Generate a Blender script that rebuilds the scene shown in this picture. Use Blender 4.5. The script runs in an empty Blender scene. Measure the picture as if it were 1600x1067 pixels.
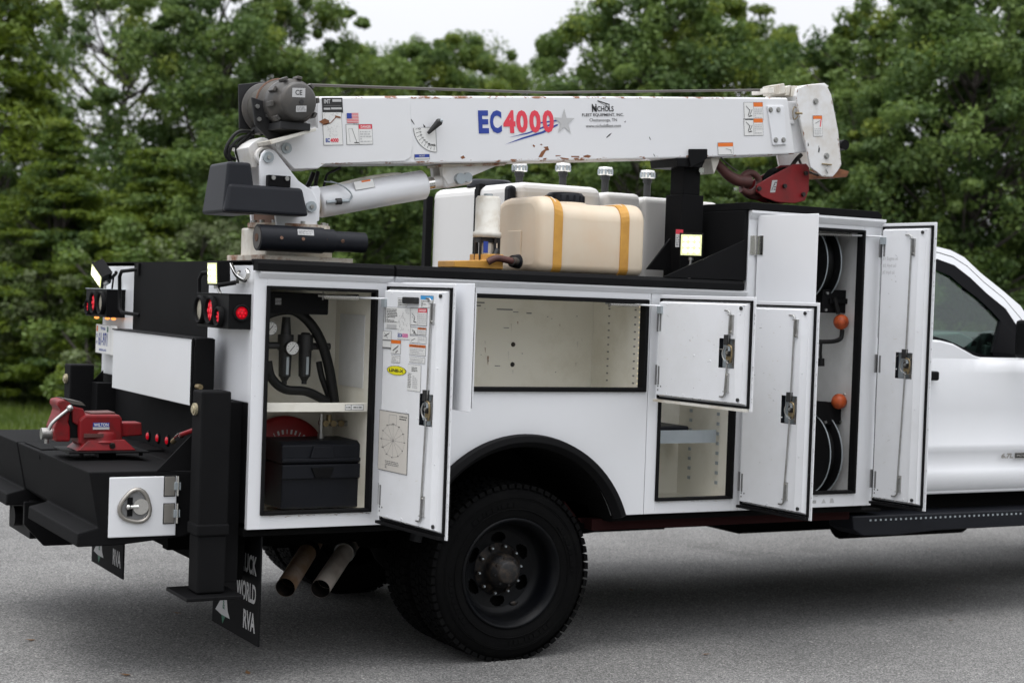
import bpy, math, random
import numpy as np
from mathutils import Vector, Matrix, Euler

scene = bpy.context.scene
COL = scene.collection
R_ = math.radians
GZ = -0.67                      # level of the asphalt; z = 0 is the lower edge of the truck's service body

# ---------------------------------------------------------------- camera
cd = bpy.data.cameras.new('camera'); cam = bpy.data.objects.new('camera', cd); COL.objects.link(cam)
cd.lens = 57.553; cd.sensor_width = 36.0; cd.clip_start = 0.05; cd.clip_end = 3000
cam.matrix_world = Matrix.Translation((-2.4249,-6.6349,1.0163)) @ Matrix([[0.873821, -0.018331, -0.485902], [-0.485009, 0.038425, -0.873665], [0.034686, 0.999093, 0.024686]]).to_4x4()
cd.dof.use_dof = True; cd.dof.focus_distance = 7.6; cd.dof.aperture_fstop = 2.4
scene.camera = cam

# ---------------------------------------------------------------- sky, sun, exposure (overcast day)
w = bpy.data.worlds.new('World'); scene.world = w; w.use_nodes = True
nt = w.node_tree; nt.nodes.clear()
SUN_EL, SUN_AZ = R_(76), R_(239)
sky = nt.nodes.new('ShaderNodeTexSky'); sky.sky_type = 'NISHITA'; sky.sun_disc = False
sky.sun_elevation = SUN_EL; sky.sun_rotation = SUN_AZ; sky.air_density = 1.0; sky.dust_density = 4.0; sky.ozone_density = 1.0
hsv = nt.nodes.new('ShaderNodeHueSaturation'); hsv.inputs['Saturation'].default_value = 0.12
hsv.inputs['Value'].default_value = 1.0
tc = nt.nodes.new('ShaderNodeTexCoord'); cn = nt.nodes.new('ShaderNodeTexNoise')
cn.inputs['Scale'].default_value = 1.6; cn.inputs['Detail'].default_value = 5
mr = nt.nodes.new('ShaderNodeMapRange'); mr.inputs['From Min'].default_value = .3; mr.inputs['From Max'].default_value = .7
mr.inputs['To Min'].default_value = .93; mr.inputs['To Max'].default_value = 1.08
mixc = nt.nodes.new('ShaderNodeMix'); mixc.data_type = 'RGBA'; mixc.inputs[0].default_value = 0.72
mixc.inputs[7].default_value = (7.6, 7.75, 8.2, 1)
mul = nt.nodes.new('ShaderNodeVectorMath'); mul.operation = 'MULTIPLY'
bg = nt.nodes.new('ShaderNodeBackground'); bg.inputs['Strength'].default_value = 0.11
out = nt.nodes.new('ShaderNodeOutputWorld')
L = nt.links.new
L(sky.outputs[0], hsv.inputs['Color']); L(hsv.outputs[0], mixc.inputs[6])
# overcast sky: the zenith is brighter than the horizon
sz = nt.nodes.new('ShaderNodeSeparateXYZ'); zr = nt.nodes.new('ShaderNodeMapRange'); zr.inputs['From Min'].default_value = .12; zr.inputs['From Max'].default_value = 1; zr.interpolation_type = 'SMOOTHSTEP'
zr.inputs['To Min'].default_value = 1.27; zr.inputs['To Max'].default_value = 2.9
zm = nt.nodes.new('ShaderNodeMath'); zm.operation = 'MULTIPLY'
L(tc.outputs['Generated'], sz.inputs[0]); L(sz.outputs[2], zr.inputs[0]); L(zr.outputs[0], zm.inputs[0]); L(mr.outputs[0], zm.inputs[1])
L(tc.outputs['Generated'], cn.inputs['Vector']); L(cn.outputs[0], mr.inputs[0])
L(mixc.outputs[2], mul.inputs[0]); L(zm.outputs[0], mul.inputs[1]); L(mul.outputs[0], bg.inputs[0]); L(bg.outputs[0], out.inputs[0])
sd = bpy.data.lights.new('sun', 'SUN'); sd.energy = 0.9; sd.angle = R_(34); sd.color = (1.0, .97, .93)
so = bpy.data.objects.new('sun', sd); COL.objects.link(so)
sdir = Vector((math.cos(R_(76)) * -0.86, math.cos(R_(76)) * -0.51, math.sin(R_(76))))   # towards the sun: behind the camera, to the left
so.rotation_euler = sdir.to_track_quat('Z', 'Y').to_euler(); so.location = (0, 0, 30)
vs = scene.view_settings; vs.view_transform = 'Standard'; vs.look = 'None'; vs.gamma = 1; vs.exposure = 0.04; vs.use_curve_mapping = False

# ---------------------------------------------------------------- materials
MATS = {}
def mat(name, col, rough=.5, metal=0., noise=None, bump=None, emit=None, coat=0., trans=0., alpha=None, spec=.5):
    """noise=(scale, amount, second colour)  bump=(scale, strength)"""
    m = bpy.data.materials.new(name); m.use_nodes = True; n = m.node_tree; b = n.nodes['Principled BSDF']
    b.inputs['Base Color'].default_value = (*col, 1); b.inputs['Roughness'].default_value = rough
    b.inputs['Metallic'].default_value = metal; b.inputs['Coat Weight'].default_value = coat
    b.inputs['Specular IOR Level'].default_value = spec
    b.inputs['Transmission Weight'].default_value = trans
    t = n.nodes.new('ShaderNodeTexCoord')
    if noise:
        x = n.nodes.new('ShaderNodeTexNoise'); x.inputs['Scale'].default_value = noise[0]; x.inputs['Detail'].default_value = 6
        x.inputs['Roughness'].default_value = .65
        r = n.nodes.new('ShaderNodeMapRange'); r.inputs['From Min'].default_value = .45; r.inputs['From Max'].default_value = .75
        r.inputs['To Max'].default_value = noise[1]
        c = n.nodes.new('ShaderNodeMix'); c.data_type = 'RGBA'; c.inputs[6].default_value = (*col, 1); c.inputs[7].default_value = (*noise[2], 1)
        n.links.new(t.outputs['Object'], x.inputs[0]); n.links.new(x.outputs[0], r.inputs[0]); n.links.new(r.outputs[0], c.inputs[0])
        n.links.new(c.outputs[2], b.inputs['Base Color'])
    if bump:
        x = n.nodes.new('ShaderNodeTexNoise'); x.inputs['Scale'].default_value = bump[0]; x.inputs['Detail'].default_value = 3
        u = n.nodes.new('ShaderNodeBump'); u.inputs['Strength'].default_value = bump[1]; u.inputs['Distance'].default_value = .003
        n.links.new(t.outputs['Object'], x.inputs[0]); n.links.new(x.outputs[0], u.inputs['Height']); n.links.new(u.outputs[0], b.inputs['Normal'])
    if emit:
        b.inputs['Emission Color'].default_value = (*emit[0], 1); b.inputs['Emission Strength'].default_value = emit[1]
    MATS[name] = m; return m
WHITE = mat('white_paint', (.76, .77, .79), .32, coat=.25, noise=(1.3, .25, (.66, .66, .66)))
WHITED = mat('white_paint_door_inner', (.80, .81, .83), .42, noise=(3.0, .35, (.60, .60, .58)))
LINER = mat('compartment_paint', (.80, .775, .69), .45, noise=(3.0, .8, (.58, .54, .43)))
LINER2 = mat('compartment_paint_white', (.66, .66, .65), .45, noise=(4.0, .8, (.52, .52, .50)))
DIRTW = mat('dirty_white_paint', (.66, .64, .58), .5, noise=(7.0, .8, (.38, .30, .20)))
BLACKT = mat('black_textured_liner', (.0075, .0075, .008), .7, bump=(350, .5), noise=(4, .5, (.012, .012, .0125)), spec=.07)
BLACK = mat('black_paint', (.006, .006, .0065), .5, spec=.10)
PLAST = mat('black_plastic', (.0085, .0095, .013), .45, noise=(3, .5, (.016, .018, .023)), spec=.2)
RUB = mat('rubber', (.007, .007, .0075), .7, spec=.10)
TYRE = mat('tyre_rubber', (.004, .004, .0042), .75, noise=(9, .5, (.008, .008, .0075)), bump=(120, .3), spec=.06)
RIM = mat('dusty_rim_paint', (.0022, .0027, .004), .42, noise=(5, .8, (.007, .007, .007)), spec=.16)
HUB = mat('greasy_hub', (.008, .008, .009), .5, metal=.1, noise=(30, 1., (.06, .042, .028)))
STEEL = mat('steel', (.45, .45, .44), .35, metal=.9, noise=(20, .7, (.22, .20, .17)))
CHROME = mat('chrome', (.75, .74, .71), .18, metal=1.)
STAINL = mat('brushed_stainless', (.36, .34, .31), .38, metal=.8)
GALV = mat('galvanised_steel', (.36, .40, .42), .5, metal=.25, noise=(12, .4, (.25, .28, .3)))
WINCH = mat('dark_cast_metal', (.075, .072, .068), .48, metal=.35, noise=(9, .7, (.13, .11, .09)))
RUST = mat('rust', (.22, .085, .035), .85, noise=(20, 1., (.09, .035, .02)))
RUSTW = mat('rusted_flange', (.58, .53, .45), .7, noise=(15, 1.6, (.24, .10, .045)))
REDV = mat('vise_red', (.20, .007, .010), .45, noise=(14, 1., (.075, .016, .014)), spec=.3)
REDH = mat('hook_block_red', (.23, .005, .008), .45, noise=(8, .7, (.10, .012, .010)))
REDB = mat('brown_red_hook', (.10, .035, .03), .6, noise=(15, .8, (.05, .022, .018)))
REDP = mat('red_reel_paint', (.26, .006, .008), .5)
REDF = mat('red_oxide_frame', (.022, .006, .006), .8, spec=.1)
TANK = mat('white_polyethylene', (.72, .71, .69), .5, noise=(2.5, .4, (.62, .58, .50)))
TAN = mat('tan_polyethylene', (.66, .56, .43), .5, noise=(2.6, .9, (.64, .48, .33)))
YEL = mat('yellow_strap', (.58, .30, .05), .5, noise=(9, .6, (.36, .16, .03)))
ORB = mat('orange_ball', (.50, .085, .016), .5, noise=(28, 1., (.15, .022, .010)))
KNOB = mat('pale_zinc_knob', (.42, .37, .25), .4, metal=.3)
BRASS = mat('brass', (.30, .235, .13), .42, metal=.7, noise=(20, .7, (.14, .10, .06)))
EXH1 = mat('brown_exhaust', (.33, .21, .13), .5, metal=.3, noise=(8, 1., (.50, .42, .36)))
EXH2 = mat('grey_exhaust', (.60, .53, .47), .45, metal=.1, noise=(8, .9, (.36, .28, .22)))
HOSE = mat('hydraulic_hose', (.006, .006, .006), .5, spec=.3)
CABLE = mat('wire_rope', (.10, .095, .085), .6, metal=.5)
DARK = mat('dark_underbody', (.004, .004, .004), .9, spec=.1)
TRIM = mat('black_trim', (.004, .004, .005), .55, spec=.08)
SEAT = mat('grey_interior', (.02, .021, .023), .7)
P_WHT = mat('sticker_white', (.74, .74, .72), .45)
P_OFF = mat('sticker_offwhite', (.60, .57, .52), .5)
P_BLK = mat('print_black', (.02, .02, .02), .5)
P_GRY = mat('print_grey', (.17, .17, .17), .5)
P_LGR = mat('print_light_grey', (.48, .48, .48), .5)
P_RED = mat('print_red', (.62, .03, .04), .45)
P_REDL = mat('print_bright_red', (.72, .05, .08), .45)
P_BLU = mat('print_blue', (.02, .05, .30), .45)
P_SKY = mat('print_sky_blue', (.05, .30, .62), .45)
P_ORG = mat('print_orange', (.75, .17, .02), .45)
P_YEL = mat('print_yellow', (.78, .72, .02), .45)
P_GRN = mat('print_green', (.01, .11, .06), .5)
P_PINK = mat('print_pink', (.65, .08, .32), .5)
LENSR = mat('lit_red_lens', (.45, .0, .01), .25, emit=((1, .010, .03), .20))
LENSB = mat('bright_red_lens', (.45, .0, .01), .25, emit=((1, .03, .06), .42))
LENSC = mat('clear_ribbed_lens', (.36, .33, .26), .3, bump=(400, .6))
LAMPW = mat('lit_led_lamp', (.6, .6, .5), .3, emit=((.95, 1, .50), .55))
LAMPC = mat('lit_led_chip', (.9, .9, .9), .3, emit=((1, 1, .86), 2.6))
LEDO = mat('amber_marker', (.8, .3, .05), .3, emit=((1, .35, .08), 1.5))
LEDS = mat('led_strip', (.9, .8, .6), .4, emit=((1, .82, .55), .35))

def mat_boom():
    m = mat('boom_white_rust', (.74, .745, .76), .36, coat=.2, noise=(1.5, .3, (.66, .655, .63))); n = m.node_tree; b = n.nodes['Principled BSDF']
    t = n.nodes.new('ShaderNodeTexCoord'); s = n.nodes.new('ShaderNodeSeparateXYZ'); n.links.new(t.outputs['Object'], s.inputs[0])
    def mth(op, a, c):
        x = n.nodes.new('ShaderNodeMath'); x.operation = op
        for i, v in enumerate((a, c)):
            if isinstance(v, (int, float)): x.inputs[i].default_value = v
            else: n.links.new(v, x.inputs[i])
        return x.outputs[0]
    h = mth('SUBTRACT', s.outputs[2], mth('MULTIPLY', s.outputs[0], .0905))     # height across the raised boom
    e1 = mth('GREATER_THAN', h, 1.858); e2 = mth('LESS_THAN', h, 1.570)
    edge = mth('ADD', e1, e2)
    x = n.nodes.new('ShaderNodeTexNoise'); x.inputs['Scale'].default_value = 9; x.inputs['Detail'].default_value = 8; x.inputs['Roughness'].default_value = .75
    mp = n.nodes.new('ShaderNodeMapping'); mp.inputs['Scale'].default_value = (1, 1, 2.2)
    n.links.new(t.outputs['Object'], mp.inputs[0]); n.links.new(mp.outputs[0], x.inputs[0])
    thr = mth('SUBTRACT', .74, mth('MULTIPLY', edge, .21))
    r = n.nodes.new('ShaderNodeMapRange'); r.clamp = True
    n.links.new(mth('SUBTRACT', x.outputs[0], thr), r.inputs[0]); r.inputs['From Min'].default_value = 0; r.inputs['From Max'].default_value = .035
    c = n.nodes.new('ShaderNodeMix'); c.data_type = 'RGBA'; c.inputs[7].default_value = (.26, .11, .05, 1)
    old = b.inputs['Base Color'].links[0].from_socket
    n.links.new(old, c.inputs[6]); n.links.new(r.outputs[0], c.inputs[0]); n.links.new(c.outputs[2], b.inputs['Base Color'])
    return m
BOOM = mat_boom()
BOOM2 = mat('worn_white_paint', (.74, .74, .74), .4, coat=.15, noise=(6, .9, (.55, .50, .42)))

def mat_glass(name, tint, mixv):
    m = bpy.data.materials.new(name); m.use_nodes = True; n = m.node_tree; n.nodes.clear()
    o = n.nodes.new('ShaderNodeOutputMaterial'); t = n.nodes.new('ShaderNodeBsdfTransparent'); g = n.nodes.new('ShaderNodeBsdfGlossy')
    t.inputs[0].default_value = (*tint, 1); g.inputs['Roughness'].default_value = .02; x = n.nodes.new('ShaderNodeMixShader'); x.inputs[0].default_value = mixv
    n.links.new(t.outputs[0], x.inputs[1]); n.links.new(g.outputs[0], x.inputs[2]); n.links.new(x.outputs[0], o.inputs[0]); return m
GLASS = mat_glass('cab_glass', (.72, .84, .79), .07)

# ---------------------------------------------------------------- mesh builder
class B:
    def __init__(s, *mats): s.v = []; s.f = []; s.m = []; s.sm = []; s.mats = list(mats)
    def mi(s, m):
        if m is None: return 0
        if m not in s.mats: s.mats.append(m)
        return s.mats.index(m)
    def add(s, vs, fs, m=None, smooth=False):
        k = len(s.v); i = s.mi(m); s.v += [tuple(p) for p in vs]
        for f in fs: s.f.append(tuple(a + k for a in f)); s.m.append(i); s.sm.append(smooth)
        return s
    def box(s, x0, x1, y0, y1, z0, z1, m=None, T=None):
        vs = [(x, y, z) for z in (z0, z1) for y in (y0, y1) for x in (x0, x1)]
        if T: vs = [T(*p) for p in vs]
        return s.add(vs, [(0, 2, 3, 1), (4, 5, 7, 6), (0, 1, 5, 4), (2, 6, 7, 3), (0, 4, 6, 2), (1, 3, 7, 5)], m)
    def prism(s, poly, ax, a, b, m=None):
        """polygon in the two other axes, extruded along axis ax from a to b"""
        n = len(poly)
        def P(p, t): q = list(p); q.insert(ax, t); return q
        vs = [P(p, a) for p in poly] + [P(p, b) for p in poly]
        return s.add(vs, [tuple(range(n))[::-1], tuple(range(n, 2 * n))] + [(i, (i + 1) % n, n + (i + 1) % n, n + i) for i in range(n)], m)
    def cyl(s, p0, p1, r0, r1=None, n=20, m=None, caps=True):
        r1 = r0 if r1 is None else r1; p0 = Vector(p0); p1 = Vector(p1); d = (p1 - p0).normalized()
        a = d.orthogonal().normalized(); b = d.cross(a)
        vs = [p0 + (a * math.cos(t) + b * math.sin(t)) * r0 for t in [2 * math.pi * i / n for i in range(n)]]
        vs += [p1 + (a * math.cos(t) + b * math.sin(t)) * r1 for t in [2 * math.pi * i / n for i in range(n)]]
        s.add(vs, [(i, (i + 1) % n, n + (i + 1) % n, n + i) for i in range(n)], m, True)
        if caps: s.add(vs, [tuple(range(n))[::-1], tuple(range(n, 2 * n))], m)
        return s
    def lathe(s, prof, o, ax, n=32, m=None):
        """prof: (radius, distance along axis)"""
        o = Vector(o); d = Vector(ax).normalized(); a = d.orthogonal().normalized(); b = d.cross(a); vs = []
        for r, h in prof:
            for i in range(n):
                t = 2 * math.pi * i / n; vs.append(o + d * h + (a * math.cos(t) + b * math.sin(t)) * max(r, 1e-4))
        fs = []
        for j in range(len(prof) - 1):
            for i in range(n): fs.append((j * n + i, j * n + (i + 1) % n, (j + 1) * n + (i + 1) % n, (j + 1) * n + i))
        s.add(vs, fs, m, True)
        return s
    def tube(s, pts, r, n=8, m=None, smooth=True, steps=6, rads=None):
        pts = [Vector(p) for p in pts]
        if smooth and len(pts) > 2:
            q = []; P = [pts[0]] + pts + [pts[-1]]
            for i in range(1, len(P) - 2):
                for k in range(steps):
                    t = k / steps; a, b, c, d = P[i - 1], P[i], P[i + 1], P[i + 2]
                    q.append(.5 * ((2 * b) + (c - a) * t + (2 * a - 5 * b + 4 * c - d) * t * t + (-a + 3 * b - 3 * c + d) * t ** 3))
            q.append(pts[-1])
        else: q = pts
        N = len(q); rr = [r if rads is None else rads[0] + (rads[1] - rads[0]) * i / (N - 1) for i in range(N)]
        vs = []; up = None
        for i, p in enumerate(q):
            d = (q[min(i + 1, N - 1)] - q[max(i - 1, 0)]).normalized()
            a = d.orthogonal().normalized() if up is None else (up - d * up.dot(d)).normalized()
            up = a; b = d.cross(a)
            vs += [p + (a * math.cos(2 * math.pi * k / n) + b * math.sin(2 * math.pi * k / n)) * rr[i] for k in range(n)]
        s.add(vs, [(i * n + k, i * n + (k + 1) % n, (i + 1) * n + (k + 1) % n, (i + 1) * n + k) for i in range(N - 1) for k in range(n)], m, True)
        s.add(vs, [tuple(range(n))[::-1], tuple(range((N - 1) * n, N * n))], m)
        return s
    def sphere(s, c, r, n=16, m=None, sc=(1, 1, 1)):
        pr = []; vs = []; k = n // 2
        for j in range(k + 1):
            a = math.pi * j / k
            for i in range(n):
                t = 2 * math.pi * i / n
                vs.append((c[0] + r * sc[0] * math.sin(a) * math.cos(t), c[1] + r * sc[1] * math.sin(a) * math.sin(t), c[2] + r * sc[2] * math.cos(a)))
        return s.add(vs, [(j * n + i, j * n + (i + 1) % n, (j + 1) * n + (i + 1) % n, (j + 1) * n + i) for j in range(k) for i in range(n)], m, True)
    def quad(s, a, b, c, d, m=None): return s.add([a, b, c, d], [(0, 1, 2, 3)], m)
    def build(s, name, mats=None, parent=None, bevel=0, seg=2, label=None, smooth=False):
        me = bpy.data.meshes.new(name); me.from_pydata(s.v, [], s.f)
        ms = s.mats or [mats]
        if mats is not None and s.mats and s.mats[0] is not mats: ms = s.mats
        for q in ms: me.materials.append(q)
        me.polygons.foreach_set('material_index', s.m)
        me.polygons.foreach_set('use_smooth', [True] * len(s.f) if smooth else s.sm); me.update()
        o = bpy.data.objects.new(name, me); COL.objects.link(o)
        if parent is not None:
            o.parent = parent
            if parent.type == 'EMPTY': o.matrix_parent_inverse = parent.matrix_basis.inverted()
        if bevel:
            bv = o.modifiers.new('bevel', 'BEVEL'); bv.width = bevel; bv.segments = seg; bv.limit_method = 'ANGLE'; bv.angle_limit = R_(40)
        if label: o['label'] = label
        if name in ('scuff_mark', 'drain_hole', 'weld_mark', 'shelf_slot', 'led_strip', 'step_grip', 'rust_scrape', 'wall_bolt', 'motor_bolt'): o['kind'] = 'stuff'
        return o
def thing(name, label, cat, loc, group=None):
    o = bpy.data.objects.new(name, None); COL.objects.link(o); o.location = loc; o.empty_display_size = .2
    o['label'] = label; o['category'] = cat
    if group: o['group'] = group
    return o
def tag(o, label, cat, group=None):
    o['label'] = label; o['category'] = cat
    if group: o['group'] = group
    return o
_tc = {}
def text_mesh(txt, bold=0.):
    k = (txt, bold)
    if k in _tc: return _tc[k]
    c = bpy.data.curves.new('t', 'FONT'); c.body = txt; c.size = 1; c.offset = bold; c.resolution_u = 3; c.fill_mode = 'FRONT'
    o = bpy.data.objects.new('t', c); COL.objects.link(o)
    dg = bpy.context.evaluated_depsgraph_get(); e = o.evaluated_get(dg); me = e.to_mesh()
    vs = [tuple(v.co) for v in me.vertices]; fs = [tuple(p.vertices) for p in me.polygons]
    e.to_mesh_clear(); bpy.data.objects.remove(o); bpy.data.curves.remove(c)
    if vs:
        x0 = min(v[0] for v in vs); x1 = max(v[0] for v in vs); y0 = min(v[1] for v in vs); y1 = max(v[1] for v in vs)
        vs = [((v[0] - x0) / (x1 - x0), (v[1] - y0) / (y1 - y0)) for v in vs]
    _tc[k] = (vs, fs); return _tc[k]
class Decal:
    """flat print on a surface: origin, two directions, local sizes in metres"""
    def __init__(s, o, u, v):
        s.o = Vector(o); s.u = Vector(u).normalized(); s.v = Vector(v).normalized(); s.n = s.u.cross(s.v); s.b = B(); s.k = 1
    def P(s, x, y, k): return s.o + s.u * x + s.v * y + s.n * (.0006 * k)
    def rect(s, x0, y0, x1, y1, m, k=1): s.b.add([s.P(x0, y0, k), s.P(x1, y0, k), s.P(x1, y1, k), s.P(x0, y1, k)], [(0, 1, 2, 3)], m); return s
    def frame(s, x0, y0, x1, y1, t, m, k=2):
        s.rect(x0, y0, x1, y0 + t, m, k); s.rect(x0, y1 - t, x1, y1, m, k); s.rect(x0, y0 + t, x0 + t, y1 - t, m, k); s.rect(x1 - t, y0 + t, x1, y1 - t, m, k); return s
    def poly(s, pts, m, k=2): s.b.add([s.P(x, y, k) for x, y in pts], [tuple(range(len(pts)))], m); return s
    def text(s, txt, x0, y0, x1, y1, m, k=3, bold=0., slant=0.):
        vs, fs = text_mesh(txt, bold)
        s.b.add([s.P(x0 + a * (x1 - x0) + slant * b * (y1 - y0), y0 + b * (y1 - y0), k) for a, b in vs], fs, m); return s
    def lines(s, x0, y0, x1, y1, n, m, seed=1, k=3, fill=.45):
        r = random.Random(seed); h = (y1 - y0) / n
        for i in range(n):
            x = x0; y = y1 - (i + 1) * h + h * .25
            while x < x1 - .004:
                w_ = min(r.uniform(.004, .016), x1 - x); s.rect(x, y, x + w_, y + h * fill, m, k); x += w_ + .0035
                if r.random() < .06: break
        return s
    def line(s, p, q, t, m, k=2):
        p = Vector(p); q = Vector(q); d = (q - p).normalized(); e = Vector((-d.y, d.x)) * t / 2
        return s.poly([p - e, q - e, q + e, p + e], m, k)
    def build(s, name, parent, label=None): return s.b.build(name, None, parent, label=label)

# ================================================================= ground
def grid_sheet(name, x0, x1, y0, y1, z, m, kind='structure'):
    b = B(m); b.quad((x0, y0, z), (x1, y0, z), (x1, y1, z), (x0, y1, z)); o = b.build(name); o['kind'] = kind; return o
def mat_asphalt():
    m = bpy.data.materials.new('asphalt'); m.use_nodes = True; n = m.node_tree; b = n.nodes['Principled BSDF']; b.inputs['Roughness'].default_value = .95; b.inputs['Specular IOR Level'].default_value = .08
    t = n.nodes.new('ShaderNodeTexCoord')
    def noise(s, d=3, r=.6):
        x = n.nodes.new('ShaderNodeTexNoise'); x.inputs['Scale'].default_value = s; x.inputs['Detail'].default_value = d; x.inputs['Roughness'].default_value = r
        n.links.new(t.outputs['Object'], x.inputs[0]); return x.outputs[0]
    v = n.nodes.new('ShaderNodeTexVoronoi'); v.inputs['Scale'].default_value = 165; n.links.new(t.outputs['Object'], v.inputs[0])
    r1 = n.nodes.new('ShaderNodeValToRGB'); e = r1.color_ramp.elements
    e[0].position = .05; e[0].color = (.10, .099, .097, 1); e[1].position = 1; e[1].color = (.31, .305, .295, 1)
    k = e.new(.55); k.color = (.168, .166, .161, 1)
    sp = n.nodes.new('ShaderNodeSeparateColor'); n.links.new(v.outputs['Color'], sp.inputs[0]); n.links.new(sp.outputs[0], r1.inputs[0])
    mx = n.nodes.new('ShaderNodeMix'); mx.data_type = 'RGBA'; mx.blend_type = 'MULTIPLY'; mx.inputs[0].default_value = 1
    r2 = n.nodes.new('ShaderNodeMapRange'); r2.inputs['From Min'].default_value = .3; r2.inputs['From Max'].default_value = .7; r2.inputs['To Min'].default_value = .82; r2.inputs['To Max'].default_value = 1.12
    n.links.new(noise(1.1, 6, .7), r2.inputs[0])
    n.links.new(r1.outputs[0], mx.inputs[6]); n.links.new(r2.outputs[0], mx.inputs[7])
    r3 = n.nodes.new('ShaderNodeMapRange'); r3.inputs['From Min'].default_value = .64; r3.inputs['From Max'].default_value = .72; r3.inputs['To Min'].default_value = 1; r3.inputs['To Max'].default_value = .55
    n.links.new(noise(9, 6, .75), r3.inputs[0])
    m2 = n.nodes.new('ShaderNodeMix'); m2.data_type = 'RGBA'; m2.blend_type = 'MULTIPLY'; m2.inputs[0].default_value = 1
    n.links.new(mx.outputs[2], m2.inputs[6]); n.links.new(r3.outputs[0], m2.inputs[7])
    # old oil and water stains, and sparse pale chips of stone
    r4 = n.nodes.new('ShaderNodeMapRange'); r4.inputs['From Min'].default_value = .60; r4.inputs['From Max'].default_value = .70; r4.inputs['To Min'].default_value = 1; r4.inputs['To Max'].default_value = .78
    n.links.new(noise(.75, 5, .6), r4.inputs[0]); m3 = n.nodes.new('ShaderNodeMix'); m3.data_type = 'RGBA'; m3.blend_type = 'MULTIPLY'; m3.inputs[0].default_value = 1
    n.links.new(m2.outputs[2], m3.inputs[6]); n.links.new(r4.outputs[0], m3.inputs[7])
    v2 = n.nodes.new('ShaderNodeTexVoronoi'); v2.inputs['Scale'].default_value = 38; n.links.new(t.outputs['Object'], v2.inputs[0])
    s5 = n.nodes.new('ShaderNodeSeparateColor'); n.links.new(v2.outputs['Color'], s5.inputs[0])
    c5 = n.nodes.new('ShaderNodeMath'); c5.operation = 'GREATER_THAN'; c5.inputs[1].default_value = .90; n.links.new(s5.outputs[1], c5.inputs[0])
    d5 = n.nodes.new('ShaderNodeMath'); d5.operation = 'LESS_THAN'; d5.inputs[1].default_value = .20; n.links.new(v2.outputs['Distance'], d5.inputs[0])
    e5 = n.nodes.new('ShaderNodeMath'); e5.operation = 'MULTIPLY'; n.links.new(c5.outputs[0], e5.inputs[0]); n.links.new(d5.outputs[0], e5.inputs[1])
    m5 = n.nodes.new('ShaderNodeMix'); m5.data_type = 'RGBA'; m5.inputs[7].default_value = (.42, .40, .37, 1); n.links.new(e5.outputs[0], m5.inputs[0]); n.links.new(m3.outputs[2], m5.inputs[6])
    n.links.new(m5.outputs[2], b.inputs['Base Color'])
    u = n.nodes.new('ShaderNodeBump'); u.inputs['Strength'].default_value = .5; u.inputs['Distance'].default_value = .003
    n.links.new(v.outputs['Distance'], u.inputs['Height']); n.links.new(u.outputs[0], b.inputs['Normal']); return m
def mat_soil():
    return mat('leafy_soil', (.035, .028, .018), .95, noise=(3, 1, (.03, .045, .015)), bump=(20, 1))
grid_sheet('parking_lot', -60, 70, -60, 11.6, GZ, mat_asphalt())
grid_sheet('ground', -600, 600, -600, 900, GZ - .03, mat_soil())

lr = random.Random(3); b = B(mat('dry_leaf', (.16, .08, .03), .8))
for k in range(46):
    x, y = lr.uniform(-3, 7), lr.uniform(-2.6, 10); s_ = lr.uniform(.012, .028); a = lr.uniform(0, 6.3); c_, d_ = math.cos(a) * s_, math.sin(a) * s_
    b.add([(x - c_, y - d_, GZ + .004), (x + d_ * .5, y - c_ * .5, GZ + .006), (x + c_, y + d_, GZ + .012), (x - d_ * .5, y + c_ * .5, GZ + .005)], [(0, 1, 2, 3)])
o_ = b.build('leaf_litter'); o_['kind'] = 'stuff'; o_['label'] = 'small dry leaves scattered on the asphalt'
# ================================================================= the truck
TR = thing('service_truck', 'white service truck with crane on its back and side compartment doors standing open', 'truck', (1.3, 1.2, GZ))
def part(b, name, m=None, bevel=0, seg=2, label=None, parent=None): return b.build(name, m, parent or TR, bevel, seg, label)

# ---- side skin of the near body pack (y 0 .. .03), openings left free
arch = [(.70, 0.0)] 
def archpts(cx, cz, r, a0, a1, n=22): return [(cx + r * math.cos(R_(a0 + (a1 - a0) * i / n)), cz + r * math.sin(R_(a0 + (a1 - a0) * i / n))) for i in range(n + 1)]
W = .03
skin = B(WHITE)
def sk(x0, x1, z0, z1, b=skin): b.box(x0, x1, 0, W, z0, z1)
sk(0, .057, 0, 1.108); sk(.575, .66, 0, 1.108); sk(.057, .575, 0, .060); sk(.057, .575, 1.045, 1.108)           # round the rear compartment
sk(.66, .72, .585, 1.108); sk(.72, 2.015, 1.045, 1.108); sk(.72, 2.015, .585, .597); sk(2.015, 2.03, .585, 1.108)      # round the wide middle compartment
A_ = archpts(1.345, -.19, .535, 160, 21)
skin.prism([(.66, 0), (A_[0][0], 0)] + A_ + [(A_[-1][0], 0), (2.03, 0), (2.03, .585), (.66, .585)], 1, 0, W)
skin2 = B(WHITE)
sk(2.034, 2.095, 0, 1.108, skin2); sk(2.095, 2.56, 0, .062, skin2); sk(2.095, 2.56, 1.045, 1.108, skin2); sk(2.56, 2.605, 0, 1.108, skin2)
sk(2.605, 2.665, 0, 1.51, skin2); sk(2.665, 3.36, 0, .068, skin2); sk(2.665, 3.36, 1.45, 1.51, skin2); sk(3.36, 3.478, 0, 1.51, skin2)
part(skin, 'body_side', bevel=.002, seg=1); part(skin2, 'body_side', bevel=.002, seg=1)
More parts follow.
